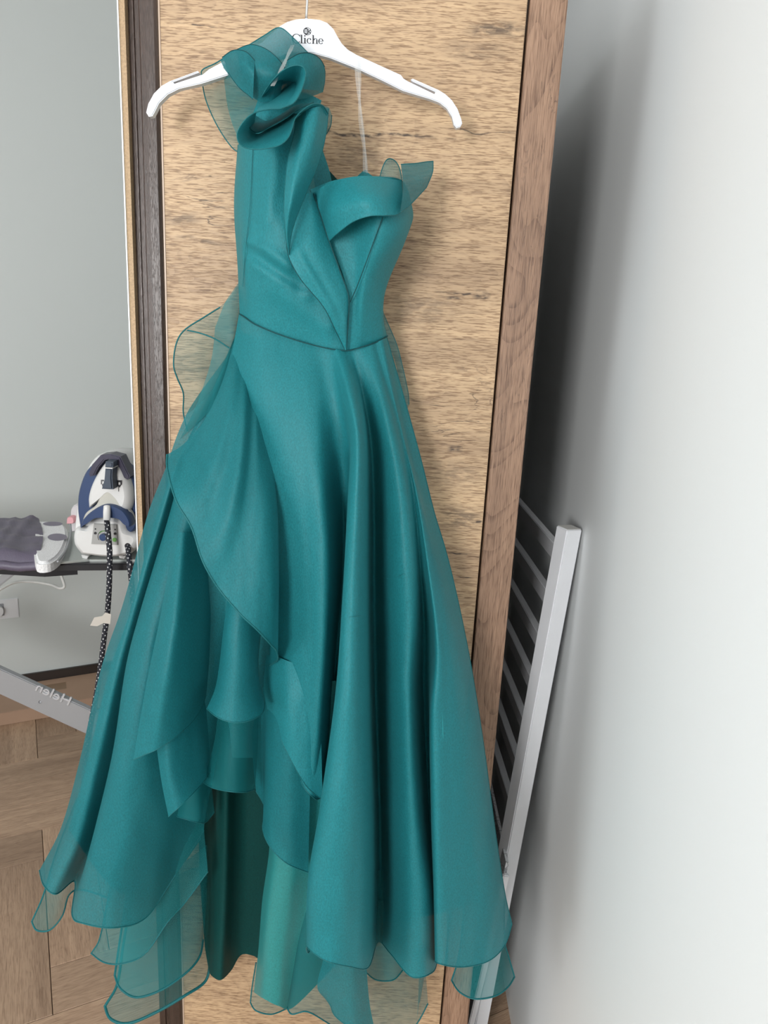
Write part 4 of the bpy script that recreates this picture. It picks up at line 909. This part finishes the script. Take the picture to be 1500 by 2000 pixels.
ring_o = [(160,1030),(155,990),(158,955),(172,918),(192,900),(215,893),(240,898),(262,925),(273,960),(276,1000),(268,1030),(254,1041),(245,1025),(215,1004),(185,1008),(172,1020)]
puff('cradle', ring_o, [(S0+.004, .95, 0, S0+.02), (S0+.008, .985, 0), (S0+.02, 1, 0), (S0+.06, 1, 0)], M_blue, sg, 60)
arch_o = [(180,922),(186,905),(203,886),(222,884),(241,889),(252,912),(260,928),(255,934),(248,930),(240,912),(228,897),(219,894),(210,896),(198,910),(190,926),(182,928)]
extr('lock_arch', arch_o, S0 - .03, S0 + .02, M_plum, sg, .003, 2)
pan = [(184,1022),(229,1024),(231,1064),(179,1062)]
pn = extr('control_panel', pan, S0 - .0165, S0 - .008, M_panelg, sg, .0015)
def knob(name, px, py, r, th, mat, parent, Y):
    c = Vector(PY(px, py, Y)); V, Fc = [], []; n = 24
    for k, s in enumerate((0, th)):
        for i in range(n):
            an = 2*math.pi*i/n; V.append(c + Vector((r*math.cos(an), -s, r*math.sin(an))))
    for i in range(n): Fc.append((i, (i+1) % n, n+(i+1) % n, n+i))
    Fc.append(tuple(range(n))); Fc.append(tuple(range(2*n-1, n-1, -1)))
    return mesh_obj(name, V, Fc, mat, parent)
PF = S0 - .0165
knob('dial', 203, 1048, .0105, .010, M_blue, pn, PF)
knob('button', 186.5, 1041, .0035, .003, M_ink, pn, PF); knob('button', 225, 1042, .0035, .003, M_ink, pn, PF)
knob('button', 186.5, 1033, .002, .002, M_ink, pn, PF); knob('button', 225, 1034, .002, .002, M_ink, pn, PF)
knob('eco_button', 224, 1054, .0062, .002, plain('green_print', (.14, .36, .08), .4), pn, PF)
ra = [PY(203 + 12*math.cos(t), 1048 + 12*math.sin(t), PF - .001) for t in np.linspace(math.pi*.8, math.pi*1.4, 12)]
tube('dial_scale', ra, .0007, M_ink, pn, 5)
rg = [PY(203 + 11*math.cos(t), 1048 + 11*math.sin(t), PF - .001) for t in np.linspace(math.pi*1.2, math.pi*1.6, 10)]
tube('dial_scale', rg, .0012, plain('green_scale', (.14, .36, .08), .4), pn, 5)
for fx in (169, 241): extr('foot', [(fx-5,1080),(fx+9,1082),(fx+6,1088),(fx-3,1086)], S0 + .01, S0 + .05, M_swhite, sg, .001)
knob('drain_cap', 156, 1060, .009, .006, plain('drain_white', (.72, .70, .68), .4), sg, S0 + .03)
knob('hose_outlet', 250, 1066, .009, .003, M_ink, sg, S0 - .010)
puff('water_tank', [(140,1040),(138,1012),(139,992),(150,985),(156,1000),(155,1035)], [(S0+.07, .9, 0, S0+.07), (S0+.075, 1, 0), (S0+.16, 1, 0)], clear_mat('tinted_tank', (.75, .72, .74), .75), sg, 24)
puff('tank_cap', [(129,1024),(131,1011),(142,1010),(144,1022)], [(S0+.05, .8, 0, S0+.05), (S0+.055, 1, 0), (S0+.07, 1, 0)], plain('pink_cap', (.70, .35, .38), .4), sg, 16)

iron = empty('steam_iron', tuple(PY(218, 990, S0))); tag(iron, 'white steam iron with slate handle resting upright on the station', 'iron')
io = [(175,992),(174,972),(180,948),(195,918),(210,899),(221,893),(232,899),(246,920),(256,945),(260,968),(258,988),(252,998),(235,975),(215,960),(195,976)]
puff('shell', io, [(S0-.035, .72, 0, S0-.01), (S0-.03, .86, 0), (S0-.018, .96, 0), (S0-.005, 1, 0), (S0+.003, 1, 0)], M_swhite, iron, 60)
puff('heel', [(162,1018),(170,1000),(190,984),(202,960),(215,956),(228,962),(240,984),(255,1000),(262,1018),(250,1003),(216,984),(180,1000)], [(S0-.034, .9, 0, S0-.02), (S0-.03, .97, 0), (S0-.01, 1, 0), (S0-.003, 1, 0)], M_beige, iron, 50)
puff('heel_base', [(166,1012),(180,998),(205,984),(225,984),(245,994),(258,1012),(260,1026),(250,1022),(236,1010),(190,1009),(172,1020),(162,1024)], [(S0-.05, .92, 0, S0-.03), (S0-.046, .98, 0), (S0-.03, 1, 0), (S0-.014, 1, 0)], M_blue, iron, 50)
hd = extr('handle', [(211,912),(225,912),(224,930),(226,953),(204,952),(209,935)], S0 - .075, S0 - .03, M_slate, iron, .004, 3)
extr('steam_trigger', [(211,899),(226,900),(225.5,910),(210.5,910)], S0 - .072, S0 - .03, M_slate, iron, .003, 2)
extr('handle_band', [(210.5,910),(225.5,911),(225.5,913),(210.5,912)], S0 - .0745, S0 - .03, M_swhite, iron, .0005)
flat_poly('printed_mark', [rect(228.5,938,238,942), rect(228.5,942,231,948), rect(235,942,238,947), [(230,947),(237,947),(234,952),(231.5,952)], rect(231,952,232.2,960)], S0 - .0365, M_ink, iron)
flat_poly('printed_mark', [rect(197,937,203,940), rect(197,940,199,946), [(199,946),(203,944),(201,950),(200,951)]], S0 - .0365, plain('grey_ink', (.12, .12, .13), .5), iron)
tube('hose_connector', [PY(209, 989, S0-.05), PY(209, 1000, S0-.06), PY(208.5, 1016, S0-.066)], [.0095, .0105, .0098], M_swhite, iron, 14)
def hose_mat():
    m, nt, ns, ln, b = newmat('braided_hose')
    tc = N(ns, 'ShaderNodeTexCoord'); mp = N(ns, 'ShaderNodeMapping'); mp.inputs['Scale'].default_value = (5, 80, 1); mp.inputs['Rotation'].default_value = (0, 0, .5); ln.new(tc.outputs['UV'], mp.inputs[0])
    vo = N(ns, 'ShaderNodeTexVoronoi', voronoi_dimensions='2D'); vo.inputs['Scale'].default_value = 1.0; vo.inputs['Randomness'].default_value = .1; ln.new(mp.outputs[0], vo.inputs['Vector'])
    cr = N(ns, 'ShaderNodeValToRGB'); cr.color_ramp.elements[0].position = .16; cr.color_ramp.elements[1].position = .2
    cr.color_ramp.elements[0].color = (.75, .75, .75, 1); cr.color_ramp.elements[1].color = (.018, .02, .03, 1)
    ln.new(vo.outputs['Distance'], cr.inputs[0]); ln.new(cr.outputs[0], b.inputs['Base Color']); b.inputs['Roughness'].default_value = .7
    return m
M_hose = hose_mat()
HYs = S0 - .066
hz = tube('hose', [PY(x, y, Y) for x, y, Y in cat_rom([(208.5,1014,HYs),(211,1040,HYs),(214,1075,HYs-.01),(214,1110,HYs-.01),(213,1150,HYs-.01),(210,1195,HYs),(204,1240,HYs),(198,1290,HYs),(190,1345,HYs),(176,1420,HYs),(168,1470,HYs),(164,1520,HYs),(180,1600,HYs),(230,1570,HYs),(262,1440,HYs),(262,1300,HYs),(258,1150,HYs),(253,1100,HYs),(250,1068,S0-.012)], 150)], .0078, M_hose, iron, 12, 1.0, True)
hz['label'] = 'dark braided hose with white flecks'
tg = flat_poly('paper_tag', [[(176,1222),(184,1206),(200,1203),(206,1196),(217,1200),(215,1219),(202,1217),(190,1223)]], HYs - .011, plain('tag_paper', (.62, .58, .52), .7), hz); tg['label'] = 'small creased paper care tag'
